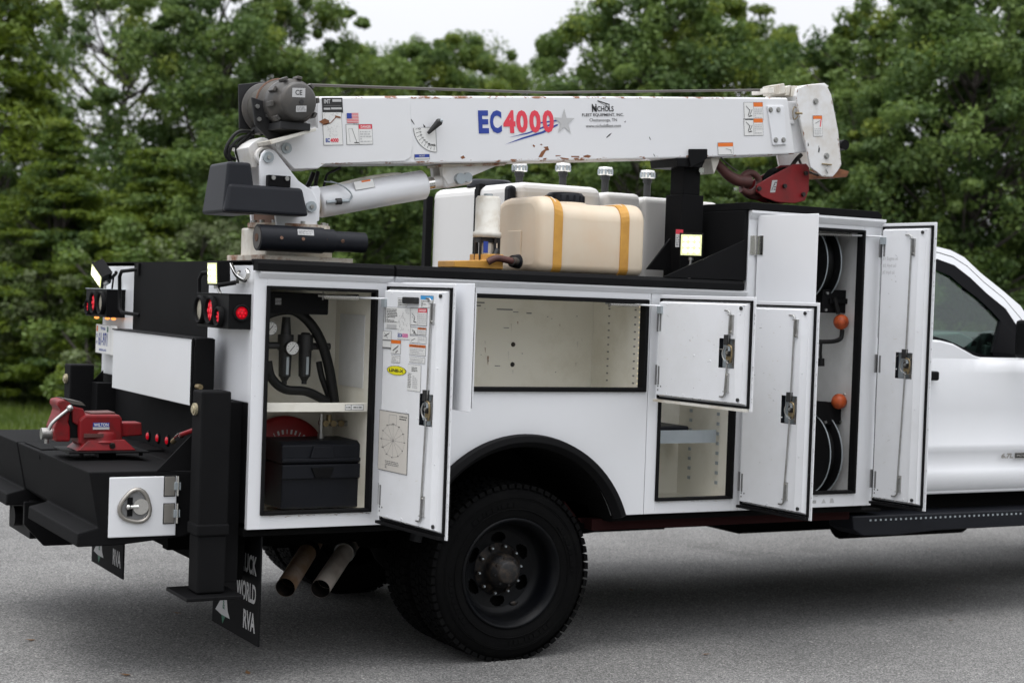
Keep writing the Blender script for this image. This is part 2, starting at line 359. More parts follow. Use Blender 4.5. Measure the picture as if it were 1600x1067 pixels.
# ---- rear wall, tops and inner walls
b = B(WHITE); b.box(0, .02, W, .60, .54, 1.15); b.box(.02, 2.55, .58, .60, .3, 1.15); b.box(0.0, .02, 1.81, 2.41, .54, 1.15); b.box(.02, 2.55, 1.81, 1.83, .3, 1.15)
b.box(0, 3.45, 2.39, 2.41, 0, 1.15); b.box(3.43, 3.45, W, 2.39, 0, 1.15); part(b, 'body_wall', bevel=.004)
b = B(BLACKT); b.box(0, .02, .60, 1.81, .54, 1.15); b.box(0, .02, W, 2.41, .02, .54); b.box(.02, .04, .6, 1.81, .0, .52)
part(b, 'tail_panel')
b = B(BLACKT); b.box(.0, 2.55, W, .60, 1.13, 1.152); b.box(0, 2.55, 1.81, 2.41, 1.13, 1.152); b.box(.02, 3.43, .6, 1.81, .38, .40); part(b, 'deck')
# rails
b = B(BLACKT); b.prism([(-.030, 1.108), (-.030, 1.140), (-.015, 1.158), (.06, 1.158), (.06, 1.108)], 0, .004, .642); part(b, 'top_rail', bevel=.004)
b = B(BLACKT); b.prism([(-.030, 1.108), (-.030, 1.140), (-.015, 1.158), (.06, 1.158), (.06, 1.108)], 0, .652, 2.57); part(b, 'top_rail', bevel=.004)
b = B(WHITE); b.prism([(-.022, 1.106), (-.022, 1.098), (-.002, 1.076), (-.002, 1.106)], 0, .02, .64); b.prism([(-.022, 1.106), (-.022, 1.098), (-.002, 1.076), (-.002, 1.106)], 0, .655, 2.60)
b.prism([(-.03, 1.512), (-.03, 1.500), (-.002, 1.470), (-.002, 1.512)], 0, 2.60, 3.48); part(b, 'drip_rail')
# tall front compartment: black roof, rear facing black wall, gusset
b = B(BLACKT); b.prism([(2.585, 1.514), (2.585, 1.552), (3.42, 1.552), (3.45, 1.535), (3.45, 1.514)], 1, -.03, .62); b.box(2.575, 2.60, .0, .62, 1.16, 1.512); b.box(2.60, 3.43, .60, .62, .9, 1.512); part(b, 'tall_compartment_roof', bevel=.003)
b = B(BLACKT); b.prism([(2.09, 1.160), (2.572, 1.160), (2.572, 1.362)], 1, -.02, -.01); part(b, 'gusset')

# ---- compartments: open boxes
def liner(x0, x1, z0, z1, depth, dx=.0, m=LINER):
    b = B(m); y0 = W; y1 = depth; t = .004; a0 = x0 - dx; a1 = x1 + dx; c0 = z0 - .03; c1 = z1 + .03
    b.box(a0, a1, y1, y1 + t, c0, c1); b.box(a0 - t, a0, y0, y1, c0, c1); b.box(a1, a1 + t, y0, y1, c0, c1); b.box(a0, a1, y0, y1, c0 - t, c0); b.box(a0, a1, y0, y1, c1, c1 + t)
    return part(b, 'compartment_liner')
l1 = liner(.057, .575, .060, 1.045, .46, .0); l2 = liner(.72, 2.015, .597, 1.045, .50, .0); l3 = liner(2.095, 2.56, .062, 1.045, .48, .0); l4 = liner(2.665, 3.36, .068, 1.45, .52, .01, LINER2)
def seal(x0, x1, z0, z1, t=.018):
    b = B(RUB); o = .014
    for (a, c, d, e) in ((x0, x0 + t, z0, z1), (x1 - t, x1, z0, z1), (x0 + t, x1 - t, z0, z0 + t), (x0 + t, x1 - t, z1 - t, z1)): b.box(a, c, -o, W + .01, d, e)
    part(b, 'door_seal', bevel=.003)
seal(.057, .575, .060, 1.045, .014); seal(.72, 2.015, .597, 1.045, .02); seal(2.095, 2.56, .062, 1.045, .012); seal(2.665, 3.36, .068, 1.45, .014)
# punched slots in the right wall of the middle compartment, holes, scuffs
b = B(P_GRY)
for yy in (.10, .34):
    for k in range(11):
        z = .63 + .036 * k; b.box(2.0125, 2.0145, yy, yy + .014, z, z + .007)
b.sphere((1.55, .50, .70), .012, 12, HUB); b.sphere((1.55, .50, .80), .012, 12, HUB)
part(b, 'shelf_slot')
b = B(P_GRY); rr = random.Random(4)
for k in range(22):
    x = rr.uniform(1.0, 1.95); z = rr.uniform(.66, 1.0); w_ = rr.choice((.004, .006, .03)) ; b.box(x, x + w_, .4985, .4995, z, z + .0035)
for (x, z, w_) in ((1.20, .985, .16), (1.45, .97, .09), (1.33, 1.0, .05), (1.62, .955, .03)): b.box(x, x + w_, .4985, .4995, z, z + .006)
for k in range(16):
    x = rr.uniform(.95, 1.95); z = rr.uniform(.62, .95); b.add([(x, .4986, z), (x + rr.uniform(.004, .012), .4986, z), (x + .006, .4986, z - rr.uniform(.01, .05))], [(0, 1, 2)], RUSTW if k % 2 else DIRTW)
for k in range(30): x = rr.uniform(.95, 1.98); b.add([(x, .4986, .570), (x + rr.uniform(.01, .05), .4986, .570), (x + .01, .4986, .570 + rr.uniform(.004, .018))], [(0, 1, 2)], DIRTW)
part(b, 'scuff_mark')
# pressed cover panel on the right wall of the rear compartment
b = B(LINER); b.box(.5705, .5745, .12, .40, .60, .93, m=LINER2); part(b, 'cover_panel', bevel=.001)
b = B(LEDS)
for k in range(16): b.box(2.004, 2.007, .055, .061, .63 + k * .025, .638 + k * .025)
part(b, 'led_strip')

# ---- doors
def make_door(hx, hy, w_, ang, z0, z1, side, bottomwood=False, latch_z=None, outer=False, label=None):
    """side=+1: leaf hinged at its front edge, we see its inner face; -1: hinged at its rear edge, we see its outer face"""
    a = R_(ang); d = Vector((math.cos(a), -math.sin(a), 0)); n = Vector((-math.sin(a), -math.cos(a), 0)) * (1 if side > 0 else -1)
    h = Vector((hx, hy, 0))
    def T(u, k, z): return h + d * u + n * k + Vector((0, 0, z))
    root = B(WHITE); root.box(0, w_, -.022 + .016, 0, z0, z1, T=T)       # outer skin
    door = part(root, 'compartment_door', bevel=.002, seg=1, label=label)
    g = B(RUB); i = .016; t = .009
    for (u0, u1, a0, a1) in ((i, i + t, z0 + i, z1 - i), (w_ - i - t, w_ - i, z0 + i, z1 - i), (i, w_ - i, z0 + i, z0 + i + t), (i, w_ - i, z1 - i - t, z1 - i)): g.box(u0, u1, 0, .011, a0, a1, T=T)
    g.build('gasket', None, door)
    lz = latch_z if latch_z is not None else (z0 + z1) / 2; lw, lh = .112, .135 if side > 0 else .12
    lu = w_ - .212; p = B(WHITED)
    u0, u1, a0, a1 = i + t + .003, w_ - i - t - .003, z0 + i + t + .003, z1 - i - t - .003; q = .010; H = .030; step = .052
    f = [(u0 + q, a0 + q), (u1 - q, a0 + q), (u1 - q, a1 - q), (u0 + q, a1 - q)]; o4 = [(u0, a0), (u1, a0), (u1, a1), (u0, a1)]
    L0, L1, M0, M1 = lu, lu + lw, lz - lh / 2, lz + lh / 2
    hole = [(L0, M0), (L1, M0), (L1, M1), (L0, M1)]
    def V(pt, k): return T(pt[0], k, pt[1])
    p.add([V(x, 0) for x in o4] + [V(x, H) for x in f], [(0, 1, 5, 4), (1, 2, 6, 5), (2, 3, 7, 6), (3, 0, 4, 7)])
    ue = u1 - q - step; hs = H
    # main face around the recess, up to the raised edge fold
    def rc(x0, x1, y0, y1, k0=H, k1=None): k1 = k0 if k1 is None else k1; p.add([T(x0, k0, y0), T(x1, k1, y0), T(x1, k1, y1), T(x0, k0, y1)], [(0, 1, 2, 3)])
    A0, A1, U0 = a0 + q, a1 - q, u0 + q
    rc(U0, L0, A0, A1); rc(L1, ue, A0, A1); rc(L0, L1, A0, M0); rc(L0, L1, M1, A1); rc(ue, ue + .004, A0, A1, H, H + .004)
    rc(ue + .004, u1 - q, A0, A1, H + .004, H - .006)
    p.add([V(x, H) for x in hole] + [V(x, .004) for x in hole], [(0, 1, 5, 4), (1, 2, 6, 5), (2, 3, 7, 6), (3, 0, 4, 7)], PLAST)
    p.add([V(x, .006) for x in hole], [(0, 1, 2, 3)], GALV)
    pan = p.build('door_pan', None, door)
    if side > 0:
        m = B(STEEL)
        L0b = L0; L0 = L0 + .034
        m.box(L0 + .022, L1 - .004, .008, .034, lz - .045, lz + .04, T=T)
        m.cyl(T(L0 + .045, .03, lz + .005), T(L0 + .045, .044, lz + .005), .017, n=9, m=HUB); m.cyl(T(L0 + .045, .044, lz + .005), T(L0 + .045, .050, lz + .005), .009, n=6, m=STEEL); m.box(L0 + .03, L0 + .062, .034, .040, lz - .03, lz - .012, T=T, m=BRASS); m.box(L0 + .05, L0 + .064, .034, .046, lz + .012, lz + .034, T=T, m=GALV); m.cyl(T(L0 + .03, .034, lz - .035), T(L0 + .03, .046, lz - .035), .007, n=8, m=GALV)
        m.tube([T(L0 + .018, .04, lz + .03), T(L0 + .008, .044, lz), T(L0 + .02, .042, lz - .03), T(L0 + .05, .04, lz - .045)], .004, 6)
        m.tube([T(L0 + .035, .04, lz + .04), T(L0 + .07, .044, lz + .03), T(L0 + .072, .042, lz - .01), T(L0 + .06, .04, lz - .04)], .0045, 6, m=BRASS)
        m.box(L0 + .022, L0 + .046, .03, .05, lz + .038, lz + .085, T=T, m=P_BLK)
        m.box(L0 + .05, L1, .012, .02, lz - .06, lz + .058, T=T, m=STAINL)
        m.build('latch', None, door)
        r = B(STEEL); ru = L0 + .038; off = .022 if (z1 - z0) > .9 else .012
        r.tube([T(ru + .004, .04, lz + .03), T(ru + off * .4, .037, z1 - .10), T(ru + off * .4, .037, z1 - .072), T(ru - .006, .037, z1 - .064), T(ru - .032, .037, z1 - .064)], .0042, 7, smooth=False)
        r.tube([T(ru + .004, .04, lz - .03), T(ru - off, .037, z0 + .10), T(ru - off, .037, z0 + .072), T(ru - off - .012, .037, z0 + .060), T(ru - off - .036, .037, z0 + .060)], .0042, 7, smooth=False)
        for (zz, sg, uu) in ((z1 - .085, -1, ru + off * .4 + .012), (z0 + .085, 1, ru - off + .012)):
            r.box(uu - .004, uu + .010, H, H + .010, min(zz, zz + sg * .085), max(zz, zz + sg * .085), T=T); r.box(uu - .022, uu + .012, H, H + .012, zz - .002, zz + .002, T=T)
            r.cyl(T(uu + .003, H + .01, zz + sg * .075), T(uu + .003, H + .014, zz + sg * .075), .005, n=8, m=CHROME)
        r.build('latch_rod', None, door)
        k = B(P_BLK)
        for zz in (z0 + .052, z1 - .052): k.cyl(T(u1 - q - .026, H - .004, zz), T(u1 - q - .026, H + .0055, zz), .0085, n=14)
        for zz in (z0 + .06, z0 + .078): k.cyl(T(U0 + .012, H - .002, zz), T(U0 + .012, H + .001, zz), .004, n=8)
        k.cyl(T(U0 + .034, H - .002, z0 + .078), T(U0 + .034, H + .001, z0 + .078), .004, n=8)
        k.build('drain_hole', None, door)
        s = B(P_GRY); zs = [z0 + .13, z1 - .13] + ([(z0 + z1) / 2] if z1 - z0 > 1.2 else [])
        for zz in zs:
            s = B(P_GRY); s.box(U0 + .008, U0 + .020, H, H + .0015, zz - .045, zz + .045, T=T); s.box(-.004, .006, -.004, .010, zz - .048, zz + .048, T=T); s.build('hinge_slot', None, door)
        e = B(GALV)
        for (uu, zz) in ((.1, z1 - .045), (.2, z1 - .045), (w_ * .45, lz - .02), (w_ * .62, lz - .04), (.12, z0 + .045), (.25, z0 + .05), (w_ - .07, lz + .18), (w_ - .07, lz - .22)):
            if uu < w_ - .05: e.sphere(T(uu, H, zz), .004, 8, WHITE)
        e.build('weld_mark', None, door)
        if w_ > .5 or True:
            c = B(RUB if not bottomwood else DIRTW); c.box(.012, w_ - .02, .001, .030, z0 + .001, z0 + .0135, T=T)
            c.build('bottom_seal', None, door)
        rs = random.Random(int(hx * 100)); sm = B(P_LGR)
        for q_ in range(26):
            uu = rs.uniform(U0 + .05, L0 - .02); zz = rs.uniform(z0 + .08, z1 - .08)
            if label and 'sticker' in label and zz > .3: continue
            an = rs.uniform(-.6, .6); ln = rs.choice((.004, .006, .010, .022)); dz = math.sin(an) * ln; du = math.cos(an) * ln; mm = rs.choice((P_LGR, P_GRY, DIRTW, DIRTW, DIRTW))
            sm.add([T(uu, H + .0006, zz), T(uu + du, H + .0006, zz + dz), T(uu + du, H + .0006, zz + dz + .0016), T(uu, H + .0006, zz + .0022)], [(0, 1, 2, 3)], mm)
        for q_ in range(14):
            uu = rs.uniform(.02, w_ - .03); sm.add([T(uu, H + .0006, z0 + .034), T(uu + rs.uniform(.006, .02), H + .0006, z0 + .034), T(uu + .006, H + .0006, z0 + .034 + rs.uniform(.003, .008))], [(0, 1, 2)], rs.choice((DIRTW, P_GRY)))
        for q_ in range(18):
            zz = rs.uniform(z0 + .03, z1 - .03); sm.add([T(w_ - .0005, -.002, zz), T(w_ - .006, .0004, zz), T(w_ - .006, .0004, zz + rs.uniform(.004, .018)), T(w_ - .0005, .0004, zz + .008)], [(0, 1, 2, 3)], P_GRY)
        sm.build('scuff_mark', None, door)
    else:
        for zz in ((z1 - .15), (z0 + .15)):
            s = B(CHROME); s.box(.006, .046, -.010, -.0065, zz - .048, zz + .048, T=T); s.cyl(T(-.004, -.012, zz - .05), T(-.004, -.012, zz + .05), .006, n=10)
            s.box(-.043, -.008, -.008, -.0045, zz - .048, zz + .048, T=lambda u, k, z: Vector((hx + u, -.003 + (k + .006), z)))
            s.build('hinge', None, door)
    return door, T
d1, T1 = make_door(.616, -.012, .585, 86.0, .012, 1.078, 1, label='rear compartment door covered in warning stickers on its inside')
d2, T2 = make_door(.690, -.012, .665, 88.5, .552, 1.082, -1, label='middle door seen nearly edge on')
d3, T3 = make_door(2.074, -.012, .718, 87.4, .552, 1.071, 1, bottomwood=True, label='wide middle door with its latch rods')
d4, T4 = make_door(2.600, -.012, .540, 87.9, .020, 1.058, 1, label='tall plain door below the closed looking white one')
d5, T5 = make_door(2.657, -.012, .417, 84.0, .020, 1.489, -1, label='tall door seen from its smooth outer side')
d6, T6 = make_door(3.466, -.012, .372, 84.5, .015, 1.491, 1, label='front door with faint handwriting on its inside')

# door stays with springs
def stay(p0, p1, p2, T, zz):
    b = B(STEEL); b.tube([p0, p1], .0055, 8, smooth=False); b.tube([p1, p2], .005, 8, m=WHITE, smooth=False)
    p0 = Vector(p0); p1 = Vector(p1); N = 34; d = p1 - p0; pts = []
    a = d.normalized().orthogonal(); c = d.normalized().cross(a)
    for i in range(N * 8): t = i / (N * 8); pts.append(p0 + d * (.15 + .85 * t) + (a * math.cos(i * math.pi / 4) + c * math.sin(i * math.pi / 4)) * .010)
    b.tube(pts, .0022, 5, m=CHROME, smooth=False)
    b.cyl(p0 + d * .10, p0 + d * .13, .019, n=14); b.box(-.016, .018, -.012, .0, zz - .04, zz - .004, m=GALV, T=T)
    part(b, 'door_stay')
stay((.335, .10, 1.010), (.500, .03, 1.008), (.605, -.045, 1.006), lambda u, k, z: T1(u + .04, k + .042, z), 1.010)
stay((1.80, .05, 1.022), (1.96, .0, 1.020), (2.055, -.06, 1.016), lambda u, k, z: T3(u + .05, k + .042, z), 1.020)
stay((3.00, .22, 1.430), (3.30, .03, 1.424), (3.455, -.05, 1.420), lambda u, k, z: T6(u + .045, k + .042, z), 1.420)

# ---- stickers on the rear door
def ddecal(T, uv0, name='sticker'):
    o = T(uv0[0], .0305, uv0[1]); u = T(1, 0, 0) - T(0, 0, 0); return Decal(o, u, (0, 0, 1))
def sticker(T, u0, z0, u1, z1, draw, parent, name='sticker'):
    d = ddecal(T, (u0, z0)); w_, h_ = u1 - u0, z1 - z0; d.rect(-.0015, -.0015, w_ + .0015, h_ + .0015, P_GRY, 1); d.rect(0, 0, w_, h_, P_WHT, 2); draw(d, w_, h_); return d.build(name, parent)
def box_(a): return min(a[0][0], a[1][0]), min(a[0][1], a[1][1]), max(a[0][0], a[1][0]), max(a[0][1], a[1][1])
def st_text(d, w_, h_): d.lines(w_ * .08, h_ * .28, w_ * .95, h_ * .95, 9, P_BLK, 3, 4); d.rect(w_ * .1, h_ * .02, w_ * .9, h_ * .2, P_LGR, 3)
def st_load(d, w_, h_):
    r = random.Random(7)
    for i in range(34): x = r.uniform(.08, .85) * w_; y = r.uniform(.3, .95) * h_; d.line((x, y), (x + r.uniform(-.012, .012), y + r.uniform(-.012, .012)), .0012, P_GRY, 3)
    d.text('EC4', w_ * .05, h_ * .06, w_ * .38, h_ * .19, P_BLU, 4, .03); d.text('000', w_ * .40, h_ * .06, w_ * .85, h_ * .19, P_PINK, 4, .03)
def warn(col, txt, split=True):
    def f(d, w_, h_):
        x = w_ * .48 if split else 0
        d.rect(x, h_ * .76, w_, h_, col, 3); d.text(txt, x + w_ * .06, h_ * .81, w_ * .95, h_ * .94, P_WHT if col != P_ORG else P_BLK, 4, .02)
        if split:
            d.rect(w_ * .46, 0, w_ * .475, h_, P_GRY, 3); d.lines(w_ * .52, h_ * .08, w_ * .96, h_ * .7, 5, P_LGR, 5, 4)
            d.line((w_ * .1, h_ * .7), (w_ * .3, h_ * .45), .0022, P_BLK, 4); d.line((w_ * .3, h_ * .45), (w_ * .22, h_ * .2), .003, P_BLK, 4); d.line((w_ * .22, h_ * .2), (w_ * .4, h_ * .16), .003, P_BLK, 4); d.line((w_ * .12, h_ * .5), (w_ * .3, h_ * .3), .0016, P_BLK, 4)
            d.frame(0, 0, w_, h_, .0008, P_GRY, 4)
        else: d.lines(w_ * .08, h_ * .1, w_ * .92, h_ * .68, 4, P_LGR, 9, 4)
    return f
s = lambda q, f, T=T1, p=d1, nm='sticker': sticker(T, *box_(q), f, p, nm)
s([(0.0547,0.9698),(0.1652,0.8777)], st_text); s([(0.1647,0.9695),(0.2753,0.8346)], st_load)
s([(0.2716,0.9719),(0.4134,0.8994)], warn(P_REDL, 'DANGER')); s([(0.2772,0.8896),(0.4107,0.8588)], warn(P_ORG, 'WARNING')); s([(0.2742,0.8511),(0.413,0.8238)], lambda d, w_, h_: (d.line((w_*.1,h_*.3),(w_*.35,h_*.7),.002,P_BLK,4), d.lines(w_*.5,h_*.1,w_*.95,h_*.9,3,P_LGR,2,4)))
s([(0.271,0.8152),(0.4111,0.7723)], warn(P_ORG, 'WARNING', False)); s([(0.2745,0.7632),(0.4078,0.7397)], lambda d, w_, h_: d.lines(w_*.08,h_*.15,w_*.9,h_*.85,3,P_LGR,8,4))
s([(0.111,0.8283),(0.1952,0.7705)], lambda d, w_, h_: (d.rect(0,h_*.75,w_,h_,P_ORG,3), d.line((w_*.2,h_*.2),(w_*.8,h_*.6),.004,P_BLK,4), d.line((w_*.5,h_*.08),(w_*.75,h_*.25),.004,P_BLK,4)))
s([(0.1156,0.7612),(0.1922,0.7315)], lambda d, w_, h_: d.lines(w_*.1,h_*.1,w_*.9,h_*.9,4,P_LGR,1,4))
s([(0.0325,0.8648),(0.1079,0.7889)], lambda d, w_, h_: (d.rect(0,h_*.45,w_,h_*.52,P_GRY,3), d.rect(0,0,w_,h_*.08,P_GRY,3), d.line((w_*.2,h_*.7),(w_*.8,h_*.9),.003,P_BLK,4), d.line((w_*.2,h_*.9),(w_*.6,h_*.6),.002,P_BLK,4)))
s([(0.1561,1.011),(0.2378,0.9766)], lambda d, w_, h_: d.lines(w_*.1,h_*.1,w_*.9,h_*.9,4,P_BLK,6,4))
s([(0.3562,1.0254),(0.4618,0.9761)], lambda d, w_, h_: (d.rect(0,h_*.68,w_,h_,P_SKY,3), d.lines(w_*.08,h_*.08,w_*.9,h_*.6,4,P_BLK,11,4)))
s([(0.2656,0.7297),(0.3779,0.6187)], lambda d, w_, h_: (d.lines(w_*.3,h_*.74,w_*.75,h_*.93,3,P_BLK,4,4), d.lines(w_*.04,h_*.1,w_*.3,h_*.68,9,P_GRY,14,4), d.lines(w_*.4,h_*.1,w_*.8,h_*.6,7,P_LGR,15,4)))
def st_cap(d, w_, h_):
    d.rect(0, 0, w_, h_, P_OFF, 3); d.frame(0, 0, w_, h_, .0018, P_GRY, 4); c = (w_ * .5, h_ * .52)
    for k in range(12):
        t = k * math.pi / 6; e = (c[0] + math.cos(t) * w_ * .4, c[1] + math.sin(t) * h_ * .28); d.line(c, e, .0009, P_GRY, 4); e2 = (c[0] + math.cos(t + .52) * w_ * .4, c[1] + math.sin(t + .52) * h_ * .28); d.line(e, e2, .0008, P_GRY, 4)
        d.lines(e[0] - .008, e[1] - .003, e[0] + .008, e[1] + .004, 1, P_BLK, k, 5)
    d.frame(w_ * .34, h_ * .78, w_ * .6, h_ * .95, .001, P_GRY, 4); d.lines(w_ * .7, h_ * .88, w_ * .95, h_ * .96, 2, P_BLK, 3, 4); d.lines(w_ * .25, h_ * .04, w_ * .72, h_ * .18, 5, P_GRY, 5, 4)
s([(0.0268,0.5163),(0.2864,0.255)], st_cap, nm='capacity_chart')
q = box_([(0.0778,0.7173),(0.2524,0.6766)]); d = ddecal(T1, (q[0], q[1])); w_, h_ = q[2] - q[0], q[3] - q[1]
oval = lambda k: [(w_ / 2 + w_ / 2 * k * math.cos(t * math.pi / 14), h_ / 2 + h_ / 2 * k * math.sin(t * math.pi / 14)) for t in range(28)]
d.poly(oval(1), P_BLK, 1); d.poly(oval(.93), P_YEL, 2); d.text('LINE-X', w_ * .13, h_ * .33, w_ * .87, h_ * .66, P_BLK, 3, .035); d.build('oval_sticker', d1)
b = B(P_BLK); (u0, z0), (u1, z1) = [(0.2294,1.0178),(0.3422,0.9898)]; b.box(min(u0, u1), max(u0, u1), .03, .052, min(z0, z1), max(z0, z1), T=T1); b.build('label_holder', None, d1, bevel=.004)
# faint handwriting on the front door
q = box_([(0.0455,1.3196),(0.148,1.2196)]); d = ddecal(T6, (q[0], q[1])); w_, h_ = q[2] - q[0], q[3] - q[1]
for k, t_ in enumerate(('#1 Engine oil', '#2 Hyd oil', '#3 Hyd oil')): d.text(t_, 0, h_ * (.72 - .36 * k), w_ * (1, .9, .8)[k], h_ * (.95 - .36 * k), P_LGR, 1)
d.build('handwriting', d6)

rs = random.Random(12); b = B(P_GRY)
def chip(x, z, w_, h_, m=None): b.add([(x, -.0008, z), (x + w_, -.0008, z + rs.uniform(-.001, .001)), (x + w_ * .9, -.0008, z + h_), (x + w_ * .1, -.0008, z + h_ * .8)], [(0, 1, 2, 3)], m)
for k in range(34): chip(rs.uniform(.06, .56), rs.uniform(.048, .057), rs.uniform(.004, .02), .0015, rs.choice((P_GRY, RUST, DIRTW)))
for k in range(24): chip(rs.uniform(2.1, 2.55), rs.uniform(.050, .060), rs.uniform(.004, .02), .0015, rs.choice((P_GRY, DIRTW)))
for k in range(24): chip(rs.uniform(2.9, 3.35), rs.uniform(.056, .066), rs.uniform(.004, .02), .0015, rs.choice((P_GRY, DIRTW)))
for k in range(18): chip(rs.uniform(2.1, 3.4), rs.uniform(.004, .012), rs.uniform(.004, .012), .002, DIRTW)
for k in range(26): chip(rs.choice((.003, .61, 2.036, 2.6, 3.40)) + rs.uniform(0, .03), rs.uniform(.05, 1.05), rs.uniform(.001, .003), rs.uniform(.002, .006), rs.choice((P_LGR, DIRTW)))
for k in range(14): chip(rs.uniform(.8, 2.0), rs.uniform(.598, .606) - .012, rs.uniform(.004, .012), .0012, P_LGR)
part(b, 'scuff_mark')
# ---- contents of the rear compartment
b = B(LINER); b.box(.060, .572, .06, .455, .500, .506); b.box(.060, .572, .055, .060, .500, .540); part(b, 'shelf', bevel=.002)
d = Decal((.46, .0545, .507), (1, 0, 0), (0, 0, 1)); d.rect(0, 0, .09, .026, P_GRY, 1); d.rect(.002, .002, .028, .024, P_WHT, 2); d.rect(.031, .002, .088, .024, P_WHT, 2); d.lines(.006, .008, .025, .018, 1, P_BLK, 1, 3); d.lines(.04, .008, .08, .018, 1, P_BLK, 2, 3); d.build('shelf_sticker', TR)
b = B(BLACK); b.box(.060, .42, .18, .45, .925, 1.02); part(b, 'control_box', bevel=.006)
d = Decal((.165, .1790, .965), (1, 0, 0), (0, 0, 1)); [d.rect(0, .006 * k, .028, .006 * k + .003, P_LGR, 1) for k in range(5)]; d.build('control_box_label', TR)
FX = [(0.2816,0.7788), (0.3776,0.7804)]
b = B(P_BLK)
for i, (x, z) in enumerate(FX):
    b.cyl((x, .34, z - .02), (x, .34, z + .05), .036, n=18); b.cyl((x, .34, z + .05), (x, .34, z + (.13 if i == 0 else .06)), .024, .018, n=16); b.cyl((x, .34, z - .14), (x, .34, z - .02), .027, .030, n=18)
    b.cyl((x, .34, z - .165), (x, .34, z - .14), .010, .024, n=12); b.cyl((x, .34, z - .175), (x, .34, z - .16), .012, n=10); b.box(x - .006, x + .006, .305, .315, z - .13, z - .05, m=GALV)
b.cyl((FX[0][0] - .14, .34, FX[0][1]), (FX[1][0] + .12, .34, FX[0][1]), .016, n=12)
part(b, 'air_filter', bevel=0)
b = B(BRASS); zz = FX[0][1]; b.cyl((FX[1][0] + .075, .34, zz), (FX[1][0] + .10, .34, zz), .020, n=6); b.cyl((FX[0][0] - .13, .34, zz - .04), (FX[0][0] - .13, .34, zz - .015), .018, n=6); part(b, 'hose_fitting')
for (g, y) in (((0.2924,0.7699), .28), ((0.1935,0.8564), .30)):
    b = B(P_BLK); b.cyl((g[0], y, g[1]), (g[0], y + .03, g[1]), .032, n=24); b.cyl((g[0], y - .002, g[1]), (g[0], y, g[1]), .029, n=24, m=P_WHT); gg = part(b, 'pressure_gauge')
    d = Decal((g[0], y - .002, g[1]), (1, 0, 0), (0, 0, 1)); d.line((-.012, -.014), (.010, .012), .003, P_BLK, 1)
    for k in range(9): t = R_(225 - 34 * k); d.line((math.cos(t) * .020, math.sin(t) * .020), (math.cos(t) * .026, math.sin(t) * .026), .0018, P_BLK, 1)
    d.build('dial', gg)
def PT(l, y): return [(x, y, z) for x, z in l]
b = B(HOSE); b.tube(PT([(0.1349,0.8923),(0.1972,0.9282),(0.2883,0.9422),(0.3669,0.898),(0.4322,0.8122),(0.4806,0.6814),(0.5188,0.4909)], .3), .023, 12); b.tube(PT([(0.1757,0.7079),(0.1962,0.6365),(0.2618,0.5851),(0.3699,0.574),(0.4713,0.5276)], .28), .021, 12)
b.tube(PT([(0.4376,0.7092),(0.4559,0.6361),(0.4867,0.5629),(0.5082,0.4894)], .32), .014, 10); b.tube(PT([(0.4737,0.7233),(0.5031,0.6059),(0.5294,0.4879)], .34), .007, 8); part(b, 'air_hose')
b = B(REDP); c = (0.3021,0.2696); b.lathe([(.001, -.035), (.13, -.035), (.19, -.02), (.205, -.012), (.205, .012), (.19, .02), (.001, .02)], (c[0] + .02, .42, c[1] - .02), (0, 1, 0), 44)
part(b, 'red_reel')
d = Decal((c[0] + .02, .3845, c[1] - .02), (1, 0, 0), (0, 0, 1))
for k in range(10): t = R_(118 - 9 * k); d.line((math.cos(t) * .125, math.sin(t) * .125), (math.cos(t) * .145, math.sin(t) * .145), .009 if k % 3 else .004, P_LGR, 1)
d.build('reel_print', TR)
b = B(STEEL)
(x0, z0), (x1, z1) = [(0.4389,0.4326),(0.6752,0.4075)]
b.cyl((x0, .3, z0), (x1, .3, z0 - .012), .010, n=10)
for k in range(6): x = x0 + .03 + k * (x1 - x0) / 6.2; b.cyl((x, .285, z0 - .004), (x, .315, z0 - .004), .015, n=8, m=(BRASS if k < 3 else STEEL))
b.cyl((x0 + .012, .3, z0 + .04), (x0 + .012, .3, z0 - .05), .011, n=8); b.cyl((x0 + .012, .3, z0 - .09), (x0 + .012, .3, z0 - .05), .016, n=10); b.cyl((x0 + .05, .3, z0 + .035), (x0 + .05, .3, z0), .013, n=8, m=BRASS)
part(b, 'brass_manifold')
(x0, z0), (x1, z1) = [(0.2027,0.2831),(0.6207,0.0317)]
z0 = .372; z1 = .062
TB = thing('toolbox', 'black plastic toolbox with a folded lid handle in the bottom of the rear compartment', 'toolbox', ((x0 + x1) / 2, .28, z1))
b = B(PLAST); b.box(x0 + .006, x1 - .035, .146, .42, z1, z1 + .200); part(b, 'box', bevel=.008, parent=TB)
b = B(PLAST); b.prism([(.136, z1 + .202), (.43, z1 + .202), (.43, z1 + .27), (.40, z0 - .01), (.17, z0 - .01), (.136, z1 + .285)], 0, x0, x1 - .03); part(b, 'lid', bevel=.007, parent=TB)
b = B(PLAST); xm = (x0 + x1) / 2 - .02; b.box(x0, x1 - .03, .128, .146, z1 + .135, z1 + .198); b.box(x0, x1 - .03, .126, .136, z1 + .210, z1 + .226); b.prism([(xm - .06, z1 + .225), (xm + .06, z1 + .225), (xm + .045, z0 - .03), (xm - .045, z0 - .03)], 1, .124, .15); part(b, 'rim', bevel=.004, parent=TB)
b = B(BLACK); b.prism([(xm - .055, z1 + .185), (xm + .055, z1 + .185), (xm + .035, z1 + .14), (xm - .035, z1 + .14)], 1, .118, .132); part(b, 'catch', bevel=.003, parent=TB)

